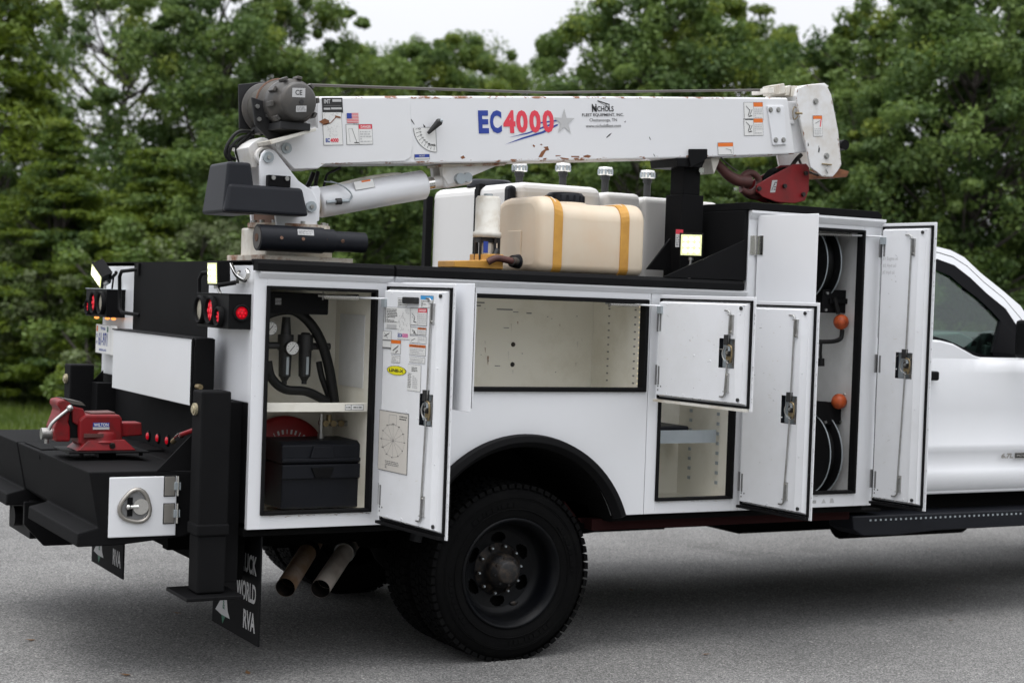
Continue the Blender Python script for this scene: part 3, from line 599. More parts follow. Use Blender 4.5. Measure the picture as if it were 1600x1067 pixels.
# ---- lower middle-front compartment: shelf and loose black case
b = B(GALV); b.box(2.10, 2.52, .10, .47, .335, .339); b.box(2.10, 2.52, .095, .10, .335, .400); part(b, 'galvanised_shelf')
b = B(WHITE)
for k in range(9):
    z = .12 + k * .05; b.box(2.553, 2.557, .12, .14, z, z + .016, m=GALV)
    b.box(2.553, 2.557, .36, .38, z, z + .016, m=GALV)
part(b, 'shelf_slot')
q = thing('black_case', 'flat black case lying on the galvanised shelf beneath the wide middle door', 'case', (2.25, .28, .341))
b = B(PLAST); b.box(2.12, 2.40, .16, .42, .342, .415); part(b, 'box', bevel=.01, parent=q)
b = B(BLACK); b.tube([(2.2, .16, .38), (2.2, .13, .39), (2.3, .13, .39), (2.3, .16, .38)], .008, 8, smooth=False); part(b, 'handle', parent=q)

# ---- reels in the tall compartment
def reel(x, y, z, r, wd, hub_z):
    b = B(HOSE)
    for xx in (x, x + wd): b.lathe([(.03, -.004), (r, -.004), (r + .004, 0), (r, .004), (.03, .004)], (xx, y, z), (1, 0, 0), 40, m=BLACK)
    b.lathe([(.03, .0), (r * .78, .0), (r * .80, wd * .1), (r * .78, wd * .2), (r * .80, wd * .3), (r * .78, wd * .4), (r * .8, wd * .5), (r * .78, wd * .6), (r * .8, wd * .7), (r * .78, wd * .8), (r * .8, wd * .9), (.03, wd)], (x, y, z), (1, 0, 0), 32)
    for xx in (x - .006, x + wd + .001):
        pts = [(xx, y + (r + .005) * math.cos(t * math.pi / 24), z + (r + .005) * math.sin(t * math.pi / 24)) for t in range(49)]
        b.tube(pts, .0032, 6, m=GALV, smooth=False)
    part(b, 'hose_reel')
    b = B(BLACK); b.box(x - .03, x + wd + .03, y + r * .2, y + r * .3, z - r, z + r * .2); b.cyl((x - .04, y, z), (x + wd + .04, y, z), .03, n=14); part(b, 'reel_frame')
ctr = (3.3003,1.2745); reel(ctr[0] - .115, .28, ctr[1], .205, .085, 0)
ctr = (3.3381,0.258); reel(ctr[0] - .10, .28, ctr[1], .225, .072, 0)
(x0, z0), (x1, z1) = [(3.2128,1.1352),(3.4117,1.0118)]
b = B(BLACK); b.box(x0, x1, .14, .18, z1, z0); b.cyl((x0 + .025, .13, z0 - .02), (x0 + .025, .14, z0 - .02), .008, n=8, m=STEEL); b.cyl((x1 - .02, .13, z0 - .02), (x1 - .02, .14, z0 - .02), .008, n=8, m=STEEL); b.cyl((x0 + .02, .13, z1 + .015), (x0 + .02, .14, z1 + .015), .008, n=8, m=STEEL)
b.box(x0 + .04, x1 - .03, .125, .14, z1 + .05, z0 - .045); part(b, 'hose_guide', bevel=.004)
(x0, z0), (x1, z1) = [(3.1905,0.5453),(3.3977,0.4219)]
b = B(BLACK); b.prism([(x0, z0), (x0 + .16, z0 - .01), (x1, z1 + .03), (x1 - .01, z1), (x0 + .06, z1 - .01)], 1, .14, .17); b.cyl((x0 + .07, .13, z1 + .01), (x0 + .07, .14, z1 + .01), .008, n=8, m=STEEL); b.cyl((x1 - .03, .13, z1 + .01), (x1 - .03, .14, z1 + .01), .008, n=8, m=STEEL); part(b, 'hose_guide', bevel=.004)
for p in ((3.3265,0.9658), (3.3349,0.5434)):
    b = B(ORB); b.sphere((p[0], .12, p[1]), .041, 24); part(b, 'hose_stop_ball')
b = B(HOSE); b.tube(PT([(3.3373,0.9252),(3.3308,0.8808),(3.288,0.863),(3.2187,0.8583),(3.1498,0.8571)], .12), .012, 10); b.tube(PT([(3.264,0.8492),(3.2624,0.7945),(3.2692,0.7467)], .2), .008, 8); b.cyl(*PT([(3.2682,0.7672),(3.2702,0.7261)], .2), .018, n=12)
b.tube(PT([(3.3067,1.0095),(3.2867,1.0599),(3.2763,1.0935)], .12), .012, 8); b.tube(PT([(3.3728,0.5742),(3.415,0.612),(3.4485,0.6499)], .12), .012, 10, m=STEEL); b.tube(PT([(3.4669,0.62),(3.4956,0.6685),(3.5153,0.7205)], .16), .012, 10)
b.tube(PT([(3.4794,0.489),(3.5352,0.454),(3.5786,0.4888),(3.5913,0.594)], .25), .006, 8); b.tube(PT([(3.5126,0.454),(3.5735,0.4118),(3.604,0.4362)], .25), .006, 8)
part(b, 'supply_hose')
b = B(STEEL)
for p in ((3.5975,0.6353), (3.6436,0.6356)): b.cyl((p[0], .49, p[1]), (p[0], .52, p[1]), .012, n=8)
part(b, 'wall_bolt')
d = Decal((3.07, -.0005, .015), (1, 0, 0), (0, 0, 1)); d.rect(0, .006, .035, .024, P_LGR, 1); d.poly([(.07, .006), (.10, .006), (.085, .03)], P_LGR, 1); d.poly([(.125, .006), (.155, .006), (.148, .03), (.13, .03)], P_LGR, 1); d.lines(.004, .01, .032, .022, 2, P_GRY, 4, 2); d.build('sill_marking', TR)

# ================================================================= tail of the truck
# light boxes
def light_box(y0, y1, mirror):
    b = B(BLACK); b.box(-.10, 0, y0, y1, .855, 1.003); b.box(-.105, 0, y0 - .004, y1 + .004, 1.003, 1.006, m=GALV if mirror else BLACK)
    o = part(b, 'light_box', bevel=.002, seg=1)
    def Yp(t): return (y1 - t) if not mirror else (y0 + t)
    for (t, r, z, m, nm) in ((.070, .050, .93, LENSC, 'clear_lens'), (.215, .050, .93, LENSR, 'red_lens'), (.325, .032, .905, LENSR, 'small_red_lens')):
        y = Yp(t)
        g = B(RUB); g.lathe([(r + .013, 0), (r + .013, .018), (r + .008, .024), (r, .020), (r, 0)], (-.10, y, z), (-1, 0, 0), 30); g.build('grommet', None, o)
        l = B(m); l.lathe([(r, 0), (r, .008), (r * .7, .011), (.001, .013)], (-.10, y, z), (-1, 0, 0), 30)
        if m is not LENSC:
            for k in range(7): t = k * math.pi / 3; q = 0 if k == 6 else r * .55; l.cyl((-.105, y + q * math.cos(t), z + q * math.sin(t)), (-.1145, y + q * math.cos(t), z + q * math.sin(t)), r * .16, n=8, m=LENSB)
        l.build(nm, None, o)
    return o
lb = light_box(.03, .45, False); lf = light_box(1.96, 2.38, True)
g = B(RUB); c = (-0.0433,0.9252); g.lathe([(.037, 0), (.037, .008), (.030, .012), (.026, .006), (.026, 0)], (c[0] - .0, .03, c[1]), (0, -1, 0), 28); g.build('grommet', None, lb)
l = B(LENSR); l.lathe([(.026, 0), (.026, .006), (.001, .009)], (c[0], .03, c[1]), (0, -1, 0), 28)
for k in range(7): t = k * math.pi / 3; q = 0 if k == 6 else .015; l.cyl((c[0] + q * math.cos(t), .024, c[1] + q * math.sin(t)), (c[0] + q * math.cos(t), .0195, c[1] + q * math.sin(t)), .0045, n=8, m=LENSB); l.build('side_marker', None, lb)
b = B(LEDO)
for (x, y) in ((-.06, 2.30), (-.05, 2.12), (-.05, 2.0)): b.sphere((x, y, .848), .014, 10, sc=(1, 1.3, .6))
part(b, 'amber_marker')
# work lamps: square LED lamps
def work_lamp(c, fwd, name_lbl, s=.052, dp=.05, stem=None, up=(0, 0, 1)):
    c = Vector(c); f = Vector(fwd).normalized(); r = f.cross(Vector(up)).normalized(); u = r.cross(f)
    T = lambda a, k, z: c + r * a + f * k + u * z
    b = B(BLACK); b.box(-s, s, -.012, 0, -s, s, T=T)
    b.box(-s * .88, s * .88, -dp * .9, -.012, -s * .88, s * .88, T=T)
    for k in range(6): b.box(-s * .8 + k * s * .3, -s * .8 + k * s * .3 + .005, -dp, -dp * .9, -s * .8, s * .8, T=T); b.box(-s * .85 + k * s * .32, -s * .85 + k * s * .32 + .006, -dp * .9, -.016, s * .88, s * .98, T=T)
    o = part(b, 'work_lamp', bevel=.002, seg=1, label=name_lbl)
    l = B(LAMPW); l.box(-s * .86, s * .86, 0, .003, -s * .86, s * .86, T=T)
    for i_ in (-1, 0, 1):
        for j_ in (-1, 0, 1): l.cyl(T(i_ * s * .5, .003, j_ * s * .5), T(i_ * s * .5, .0045, j_ * s * .5), s * .19, n=12, m=LAMPC); l.build('lamp_lens', None, o)
    if stem:
        b = B(STEEL); b.cyl(c + f * (-.02) - u * s, stem, .007, n=10); b.cyl(c - u * s - f * .02, c - u * (s + .015) - f * .02, .014, n=10); b.build('lamp_bracket', None, o)
    return o
q0 = (0.1962,1.0911); work_lamp((-.12, q0[0], q0[1]), (-1, -.10, -.05), 'square work lamp above the near tail lights', .052, .065, (-.09, q0[0] - .03, 1.00))
q1 = (2.1245,1.0735); work_lamp((-.12, q1[0] - .02, q1[1]), (-1, -.10, -.45), 'tilted square work lamp above the far tail lights', .056, .07, (-.08, q1[0] - .05, 1.00), up=(-.3, .75, 1))
b = B(BLACK); p = [(2.1007,1.0556),(1.9784,1.0868),(1.9795,1.097)]; b.tube([(-.05, y, z) for y, z in p], .008, 8); q = [(2.0158,1.0867),(2.0447,1.0047)]; b.tube([(-.05, y, z) for y, z in q], .005, 6, smooth=False)
p = [(0.1155,1.0399),(0.0672,1.0539)]; b.tube([(-.12, p[0][0], p[0][1]), (-.06, p[1][0], p[1][1])], .01, 8, smooth=False); part(b, 'lamp_arm')
# grab bars
for pp in ([(1.7158,1.1134),(1.8337,1.1001),(1.8673,1.0733),(1.8498,0.9059),(1.8115,0.8867),(1.6913,0.8763)], [(0.4454,1.1015),(0.5163,1.0928),(0.5501,1.0666),(0.543,0.9912)]):
    b = B(BLACK); b.tube([(0, pp[0][0], pp[0][1])] + [(-.06, y, z) for y, z in pp[1:-1]] + [(0 if len(pp) > 4 else -.06, pp[-1][0], pp[-1][1])], .010, 10, smooth=False); b.box(-.012, 0, pp[0][0] - .02, pp[0][0] + .02, pp[0][1] - .03, pp[0][1] + .03); part(b, 'grab_bar')
# chrome tarp hook by the near corner
p = [(0.2174,1.1337),(0.1557,1.0919),(0.0885,1.0701),(0.0239,1.0649),(-0.0054,1.0923),(0.0119,1.1086)]
b = B(CHROME); b.tube([(-.03, y, z) for y, z in p], .009, 10); p = [(0.1358,1.1034),(0.1507,1.0868),(0.109,1.0758),(0.0522,1.0706)]; b.tube([(-.02, y, z) for y, z in p], .007, 8); p = (0.1276,1.0623); b.box(-.03, 0, p[0] - .02, p[0] + .02, p[1] - .012, p[1] + .01)
part(b, 'chrome_hook')
# licence plate
y0, z0 = (2.0095,0.6711); y1, z1 = (2.3348,0.8081)
b = B(P_WHT); b.box(-.052, -.049, y0 - .09, y1, .655, .812); pl = part(b, 'licence_plate', bevel=.0)
YL = y1; dd = Decal((-.0525, YL, .655), (0, -1, 0), (0, 0, 1)); wl = .30; hl = .157
dd.frame(.002, .002, wl, hl, .002, P_LGR, 1); dd.text('61-971', .060, .042, .235, .114, P_BLU, 2, .012); dd.text('TE', .010, .050, .038, .066, P_BLU, 2, .02); dd.text('TE', .010, .085, .038, .103, P_BLU, 2, .02)
dd.text('Virginia', .10, .122, .19, .146, P_BLU, 2, .02); dd.poly([(.012, .118), (.04, .118), (.04, .148), (.02, .150)], P_ORG, 2); dd.poly([(.225, .118), (.25, .120), (.247, .148), (.228, .146)], P_GRN, 2); dd.text('VIRGINIA.ORG', .07, .014, .22, .026, P_BLU, 2, .02)
dd.build('plate_print', pl)
# hinged white board across the tail
b = B(WHITE); b.box(-.150, -.120, .335, 1.63, .505, .800); fl = part(b, 'tail_board', bevel=.003)
b = B(BLACK); b.box(-.155, -.06, .33, 1.64, .800, .806); b.box(-.150, -.062, .302, .332, .500, .803); b.box(-.120, .0, .70, 1.50, .55, .75); b.box(-.16, -.145, .322, .334, .505, .800); b.build('board_frame', None, fl, bevel=.002)
b = B(BLACK); b.cyl((-.155, .325, .52), (-.155, .325, .79), .008, n=10); b.box(-.153, -.147, .304, .32, .60, .77); b.build('board_hinge', None, fl)
# red marker ovals, red hose with brass end
for p in ((1.4641,0.2718), (1.3007,0.2768), (1.1427,0.2785)):
    b = B(RUB); b.lathe([(.001, 0), (.030, 0), (.027, .006), (.001, .008)], (-.0, p[0], p[1]), (-1, 0, 0), 20)
    m_ = part(b, 'marker_lamp'); l = B(LENSR); l.lathe([(.019, .006), (.016, .012), (.001, .014)], (0, p[0], p[1]), (-1, 0, 0), 20); l.build('red_lens', None, m_)
p = [(0.4317,0.34),(0.369,0.3627),(0.3159,0.3816),(0.151,0.4264)]; b = B(BRASS); b.tube([(-.2, p[0][0], p[0][1]), (-.2, p[1][0], p[1][1])], .012, 8, smooth=False); b.tube([(-.2, p[1][0], p[1][1]), (-.2, p[2][0], p[2][1])], .016, 8, m=CHROME, smooth=False); b.tube([(-.2, p[2][0], p[2][1]), (-.16, p[3][0], p[3][1]), (-.10, .3, .40)], .011, 8, m=REDV); part(b, 'red_air_hose')
p = (0.2795,0.5948); b = B(BRASS); b.cyl((-.14, p[0] + .02, p[1]), (-.14, p[0] - .03, p[1]), .012, n=8); part(b, 'brass_fitting')

# ---- bumper
prof = [(-.625, .237), (-.580, .004), (-.585, .0), (-.665, -.020), (-.668, -.078), (-.50, -.078), (-.20, -.050), (-.13, -.020), (-.13, .225), (-.34, .237)]
prof_c = [(-.621, .235), (-.574, .006), (-.50, -.05), (-.02, -.05), (-.02, .237)]
b = B(BLACKT); b.prism(prof, 1, .215, 1.125); b.prism(prof_c, 1, 1.125, 1.60); b.prism(prof, 1, 1.60, 2.30); b.box(-.13, .0, .215, 2.30, -.02, .225)
bm_ = part(b, 'rear_bumper', bevel=.008)
for y_ in (.215, 2.28): b = B(BLACKT); b.prism([(-.335, .235), (-.02, .235), (-.02, .56)], 1, y_, y_ + .01); part(b, 'bumper_gusset')
b = B(BLACKT); b.box(-.60, -.36, 1.18, 1.55, .238, .241); part(b, 'bumper_seam'); b = B(BLACK); b.box(-.623, -.60, 1.122, 1.127, .2, .2375); b.prism([(-.6225, .236), (-.578, .008), (-.57, .008), (-.615, .236)], 1, 1.121, 1.127); part(b, 'bumper_seam')
b = B(BLACK); b.box(-.56, -.15, 1.55, 2.02, -.24, -.05); b.prism([(-.60, -.05), (-.60, -.16), (-.50, -.27), (-.36, -.27), (-.28, -.16), (-.28, -.05)], 1, 1.50, 1.53); b.prism([(-.56, -.05), (-.56, -.16), (-.48, -.24), (-.36, -.24), (-.28, -.16), (-.28, -.05)], 1, 1.96, 1.99)
b.cyl((-.60, 1.75, -.15), (-.50, 1.75, -.15), .05, n=16); part(b, 'hitch_receiver', bevel=.004)
b = B(BLACK); b.box(-.48, -.40, 1.02, 1.12, -.10, -.075); b.box(-.62, -.58, .35, .40, -.088, -.076); part(b, 'bumper_bracket')
# white hatch on its end with latch and hinges
b = B(WHITE); b.box(-.540, -.247, .205, .214, -.043, .214); ht = part(b, 'bumper_hatch', bevel=.004)
c = (-0.428,0.0876); cx, cz = c
b = B(STAINL); rim = []
for k in range(24):
    t = k * math.pi / 12; r = .068 + .006 * math.cos(3 * t + 2.2); rim.append((cx + r * .95 * math.cos(t), .199, cz + r * math.sin(t)))
b.tube(rim + [rim[0]], .0095, 8, smooth=False); b.build('latch_ring', None, ht)
b = B(P_GRY); b.cyl((cx, .2045, cz), (cx, .201, cz), .060, n=28); b.build('latch_cup', None, ht)
b = B(CHROME); b.cyl((cx + .022, .200, cz), (cx + .022, .192, cz), .034, n=20); b.cyl((cx - .03, .192, cz), (cx + .01, .192, cz), .009, n=10); b.sphere((cx - .032, .192, cz), .012, 12); b.box(cx - .035, cx - .012, .198, .203, cz - .04, cz + .04, m=BLACK); b.build('latch_handle', None, ht)
for zz in (.130, .012):
    b = B(STAINL); b.box(-.302, -.258, .198, .2045, zz, zz + .082, m=STAINL); b.box(-.306, -.254, .202, .2048, zz - .004, zz + .086, m=P_BLK); b.cyl((-.245, .194, zz), (-.245, .194, zz + .085), .007, n=10, m=CHROME); b.box(-.262, -.235, .188, .198, zz + .025, zz + .058, m=GALV); b.build('hatch_hinge', None, ht, bevel=.002)

# ---- outriggers
def jack(x0, x1, y0, y1, ztop, near):
    b = B(BLACKT); b.box(x0, x1, y0, y1, -.02, ztop); b.box(x0 + .003, x1 - .003, y0 + .003, y1 - .003, -.265, -.02); b.box(x0 - .006, x1 + .006, y0 - .007, y1 + .005, -.02, .03)
    o = part(b, 'outrigger', bevel=.008, label=None)
    b = B(BLACK); b.box(x0 - .06, x1 + .06, y0 - .06, y1 + .10, -.285, -.268); b.build('foot_plate', None, o, bevel=.004)
    b = B(KNOB); b.cyl((x0 - .012, y0 + .075, ztop - .08), (x0, y0 + .075, ztop - .08), .026, n=16); b.cyl((x0 - .018, y0 + .075, ztop - .08), (x0 - .012, y0 + .075, ztop - .08), .016, n=12); b.build('lock_knob', None, o)
    return o
jack(-.215, -.085, 0.0, .13, .592, True); jack(-.215, -.085, 2.22, 2.35, .592, False)
b = B(BLACKT); b.box(-.10, .0, .10, .30, -.24, .54); b.box(-.08, .10, .25, .34, -.24, .0); part(b, 'outrigger_mount', bevel=.003); b = B(BLACKT); b.box(-.10, 0, 2.10, 2.22, -.2, .5); part(b, 'outrigger_mount', bevel=.003)

# ---- mud flaps
def flap(y0, y1, x, z0, z1, nm, skew=0):
    b = B(RUB); b.box(x, x + .008, y0, y1, z0, z1); o = part(b, 'mud_flap', label=nm)
    d = Decal((x - .0006, y1, z0), (0, -1, 0), (0, 0, 1)); w_ = y1 - y0
    for k, t_ in enumerate(('TRUCK', 'WORLD', 'RVA')):
        ww = (.24, .25, .15)[k]; d.text(t_, w_ - .04 - ww, .30 - .125 * k, w_ - .04, .385 - .125 * k, P_LGR, 1, .03)
    a, c = w_ * .24, .075
    d.poly([(a - .05, c + .06), (a + .05, c + .10), (a + .04, c - .02), (a, c - .06)], P_GRN, 1)
    d.poly([(a - .10, c - .01), (a - .02, c + .055), (a + .02, c + .10), (a + .05, c + .07), (a + .07, c + .01), (a + .10, c - .02), (a - .02, c - .02)], P_LGR, 2)
    d.text('&', a + .0, c + .01, a + .03, c + .05, P_GRN, 3, .02); d.build('flap_print', o); return o
flap(.05, .66, .085, -.52, -.04, 'near mud flap with the dealer lettering behind the outrigger foot')
flap(1.74, 2.36, -.035, -.50, -.06, 'far mud flap showing below the bumper')

# ---- exhaust tips
EX = [(0.3614,-0.3422), (0.613,-0.2364), (0.7952,-0.1912), (0.537,-0.3578), (0.8098,-0.245), (1.0158,-0.1996)]
EX = [(p_[0], (.45, .80, 1.1)[i % 3], p_[1]) for i, p_ in enumerate(EX)]
for (pp, m_) in (((EX[0], EX[1], EX[2]), EXH1), ((EX[3], EX[4], EX[5]), EXH2)):
    b = B(m_); P0, P1, P2 = [Vector(v) for v in pp]; d_ = (P0 - P1).normalized()
    b.tube([P2, P1, P0], .046, 20, smooth=False); 
    b2 = B(m_); b2.cyl(P0 - d_ * .12, P0 + d_ * .004, .046, n=24, caps=False); b2.cyl(P0 + d_ * .004, P0 - d_ * .10, .044, n=24, caps=False, m=HUB)
    b3 = B(m_); b3.cyl(P1, P0 - d_ * .11, .046, n=24, caps=False); b3.cyl(P0 - d_ * .112, P0 - d_ * .108, .045, n=24, m=DARK); b3.cyl(P1, P2, .046, n=24)
    b3.v += []; 
    for q_ in (b2,):
        k0 = len(b3.v); b3.v += q_.v; b3.f += [tuple(i + k0 for i in f_) for f_ in q_.f]; b3.m += [b3.mi(q_.mats[i]) for i in q_.m]; b3.sm += q_.sm
    b3.cyl(P1 - d_ * .02, P1 + d_ * .03, .052, n=24, m=STEEL if m_ is EXH2 else DARK)
    part(b3, 'exhaust_pipe')
# ---- frame, axle, tank, underbody
b = B(DARK); b.box(-.1, 4.9, .78, .86, -.20, -.04); b.box(-.1, 4.9, 1.55, 1.63, -.20, -.04); b.cyl((1.32, .35, -.26), (1.32, 2.06, -.26), .06, n=14); b.sphere((1.32, 1.2, -.26), .19, 20, sc=(1, 1, 1))
b.box(.75, 1.9, .62, .70, -.12, -.03); b.box(.02, .06, .2, 2.2, -.25, .0); b.box(0.0, .95, .04, 2.38, -.035, -.004); b.box(1.86, 3.45, .04, 2.38, -.035, -.004); b.box(.98, .99, .03, .6, .0, .55); b.box(.95, 1.9, .62, .64, -.02, .55)
b.box(2.3, 3.3, 1.65, 2.2, -.35, -.05); b.box(2.2, 3.4, .30, .76, -.115, -.04); b.tube([(1.35, .9, -.3), (1.0, .85, -.22), (.6, .9, -.18)], .03, 8); b.cyl((1.45, 1.05, -.28), (3.5, 1.1, -.12), .05, n=12); b.box(.5, .9, 1.0, 1.4, -.25, -.08); b.box(3.42, 3.64, .10, 2.30, -.05, -.037)  # last box: added dark sheet that stops light leaking between cab and body
part(b, 'chassis')
b = B(REDF); b.box(1.80, 3.42, .10, .17, -.085, -.03); b.prism([(1.70, .05), (1.80, -.06), (2.05, -.09), (2.3, -.06), (2.5, -.10), (2.6, -.07), (2.6, -.03), (1.7, -.03)], 1, .20, .3); part(b, 'subframe')
b = B(DARK); b.prism([(2.03, -.03), (2.12, -.10), (2.45, -.13), (2.60, -.08), (2.75, -.10), (3.4, -.10), (3.4, -.03)], 1, .35, .60); part(b, 'under_tray')
b = B(DARK); b.lathe([(.47, 0), (.52, .02), (.52, .55), (.50, .57)], (1.345, .035, -.19), (0, 1, 0), 40); wl_ = b; 
# wheel well lining: upper half only
wl = B(DARK); n_ = 24; cxw, czw, rw = 1.345, -.19, .533
vs = []; 
for i in range(n_ + 1):
    t = R_(18 + 144 * i / n_); x, z = cxw + rw * math.cos(t), czw + rw * math.sin(t); vs += [(x, -.001, z), (x, .62, z)]
wl.add(vs, [(2 * i, 2 * i + 1, 2 * i + 3, 2 * i + 2) for i in range(n_)]); part(wl, 'wheel_well')
# fender flare
fl_ = B(RUB); ring = []
sec = [(.535, -.002), (.585, -.004), (.596, -.016), (.590, -.052), (.560, -.056), (.535, -.02)]
n_ = 40; vs = []; a0, a1 = 168, 20
for i in range(n_ + 1):
    t = R_(a0 + (a1 - a0) * i / n_)
    for r, y in sec: vs.append((1.345 + r * math.cos(t), y, -.195 + r * math.sin(t)))
k_ = len(sec)
fl_.add(vs, [(i * k_ + j, i * k_ + (j + 1) % k_, (i + 1) * k_ + (j + 1) % k_, (i + 1) * k_ + j) for i in range(n_) for j in range(k_)] + [tuple(range(k_)), tuple(range(n_ * k_, n_ * k_ + k_))[::-1]]); part(fl_, 'fender_flare', bevel=.003)

# ---- wheels
def wheel(cx, cy, cz, r, wd, rimstyle, out=-1, name='wheel'):
    """cy: outer sidewall plane; out=-1 faces the near side"""
    o_ = lambda h: cy - out * h
    ty = B(TYRE); ax = (0, -out, 0); rr = .252
    ty.lathe([(rr, .010), (rr + .02, .0), (r - .06, -.006), (r - .028, .006), (r - .006, .022), (r, .030), (r + .001, wd - .03), (r - .006, wd - .022), (r - .03, wd - .006), (rr, wd)], (cx, cy, cz), ax, 72)
    w_ = part(ty, 'wheel')
    tr = B(TYRE)
    nb = 64
    for i in range(nb):
        for (h0, h1, ph) in ((.004, .050, 0), (.058, .105, .5), (.113, .135, .2), (.143, wd - .058, .5), (wd - .05, wd - .004, 0)):
            t0 = 2 * math.pi * (i + ph) / nb; t1 = t0 + 2 * math.pi / nb * .72
            rad0 = r - .012; rad1 = r + .008; pts = []
            for rad in (rad0, rad1):
                for t in (t0, t1):
                    for h in (h0, h1): pts.append((cx + rad * math.cos(t), o_(h), cz + rad * math.sin(t)))
            tr.add(pts, [(4, 5, 7, 6), (0, 1, 5, 4), (2, 6, 7, 3), (0, 4, 6, 2), (1, 3, 7, 5)])
    t_ = tr.build('tread', None, w_); t_['kind'] = 'stuff'
    rg = B(TYRE)
    for q in (.30, r - .065, r - .058): rg.lathe([(q, -.0045), (q + .003, -.0085), (q + .006, -.0045)], (cx, cy, cz), ax, 60)
    for j_ in range(72):
        if j_ % 18 > 8: continue
        t = 2 * math.pi * j_ / 72; wd_ = .006 + .004 * ((j_ * 7) % 3)
        rg.box(-wd_, wd_, 0, .003, -.010, .010, T=lambda a, h, z, t=t: Vector((cx + (.325 + z) * math.cos(t) - a * math.sin(t), o_(-.0045 - h), cz + (.325 + z) * math.sin(t) + a * math.cos(t))))
    rg.build('sidewall_ring', None, w_)
    rm = B(RIM)
    if rimstyle == 'outer':
        rm.lathe([(.262, .004), (.258, -.004), (.248, .000), (.243, .012), (.232, .020), (.226, .06), (.222, .105), (.205, .125), (.185, .135)], (cx, cy, cz), ax, 64)
        # dished disc with oval hand holes
        N = 160; ring = []
        def hole(t, rad):
            for k in range(6):
                tk = k * math.pi / 3 + .55; dt = (t - tk + math.pi) % (2 * math.pi) - math.pi
                if (dt * rad / .040) ** 2 + ((rad - .153) / .024) ** 2 < 1: return True
            return False
        rs = [.185, .178, .172, .166, .160, .154, .148, .142, .136, .130, .124, .112, .090]
        dep = lambda q: .135 + .012 * math.sin((.185 - q) / .095 * math.pi * .5) + (.0 if q > .12 else .006)
        vs = [(cx + q * math.cos(2 * math.pi * i / N), o_(dep(q)), cz + q * math.sin(2 * math.pi * i / N)) for q in rs for i in range(N)]
        fs = []
        for j in range(len(rs) - 1):
            for i in range(N):
                if not hole(2 * math.pi * (i + .5) / N, (rs[j] + rs[j + 1]) / 2): fs.append((j * N + i, j * N + (i + 1) % N, (j + 1) * N + (i + 1) % N, (j + 1) * N + i))
        rm.add(vs, fs, smooth=True)
        rm.build('rim', None, w_)
        bk = B(DARK); bk.lathe([(.24, wd - .03), (.001, wd - .03)], (cx, cy, cz), ax, 32); bk.build('rim_back', None, w_)
        hb = B(HUB); hb.lathe([(.125, .150), (.122, .142), (.085, .138), (.082, .100), (.076, .062), (.060, .052), (.055, .030), (.045, .024), (.001, .022)], (cx, cy, cz), ax, 36)
        for k in range(8): t = k * math.pi / 4 + .2; hb.cyl((cx + .063 * math.cos(t), o_(.058), cz + .063 * math.sin(t)), (cx + .063 * math.cos(t), o_(.046), cz + .063 * math.sin(t)), .007, n=6)
        hb.build('hub', None, w_)
        for k in range(10):
            t = k * math.pi / 5 + .1; nb_ = B(HUB); p = (cx + .1125 * math.cos(t), cz + .1125 * math.sin(t)); nb_.cyl((p[0], o_(.148), p[1]), (p[0], o_(.118), p[1]), .010, n=6); nb_.cyl((p[0], o_(.118), p[1]), (p[0], o_(.108), p[1]), .005, n=8, m=GALV); nb_.build('lug_nut', None, w_)
        ms = B(HUB); t = R_(-62); ms.sphere((cx + .19 * math.cos(t), o_(.128), cz + .19 * math.sin(t)), .018, 10, sc=(1.3, .2, .6)); ms.build('mud_patch', None, w_)
    else:
        rm.lathe([(.262, .004), (.25, 0), (.22, .04), (.19, .05), (.001, .05)], (cx, cy, cz), ax, 40); rm.build('rim', None, w_)
    return w_
WX, WZ, WR = 1.328, -.260, .413
wheel(WX, .035, WZ, WR, .225, 'outer'); wheel(WX, .325, WZ, WR, .225, 'inner'); wheel(WX, 2.375, WZ, WR, .225, 'outer', out=1); wheel(WX, 2.085, WZ, WR, .225, 'inner', out=1)
wheel(7.2, .20, WZ, WR, .225, 'inner'); wheel(7.2, 2.13, WZ, WR, .225, 'inner', out=1)

# ================================================================= crane
RUSTD = mat('dark_rust', (.13, .07, .045), .8)
WINCHD = mat('winch_bracket_paint', (.02, .02, .021), .5, spec=.3)
YB, YF = .24, .46; YC = .35
b = B(BOOM); poly = [(0.3457,1.8999),(0.8132,1.9453),(2.0807,2.0573),(3.0086,2.1348),(3.0741,1.8437),(2.4248,1.7763),(1.1409,1.6589),(0.4023,1.6006),(0.3721,1.5784),(0.2531,1.5673),(0.1073,1.7009),(0.1465,1.6899),(0.3566,1.7607)]
b.prism(poly, 1, YB, YF); bo = part(b, 'crane_boom', bevel=.012, seg=3)
b = B(BOOM); pw = [(0.3567,1.8919),(0.8019,1.935),(0.8122,1.9212),(0.8357,1.7256),(0.8282,1.663),(0.7962,1.643),(0.4036,1.6034),(0.3704,1.581),(0.2575,1.5703),(0.1704,1.6462),(0.1632,1.6825),(0.3613,1.7579)]; b.prism(pw, 1, .235, .24); b.build('side_plate', None, bo, bevel=.002)
b = B(BOOM); b.prism([(3.0252,2.1213),(3.1324,2.1241),(3.1714,1.8623),(3.0771,1.8485)], 1, .262, .438); b.box(3.02, 3.07, .25, .262, 2.0, 2.02); b.build('inner_boom', None, bo, bevel=.006)
hd = [(3.0431,2.1462),(3.0538,2.1875),(3.1127,2.2098),(3.2114,2.2259),(3.2513,2.2127),(3.2794,2.1745),(3.3374,1.985),(3.3686,1.8059),(3.344,1.7699),(3.3104,1.7369),(3.2404,1.7356),(3.1601,1.7776),(3.1195,1.8999),(3.0693,2.0476)]
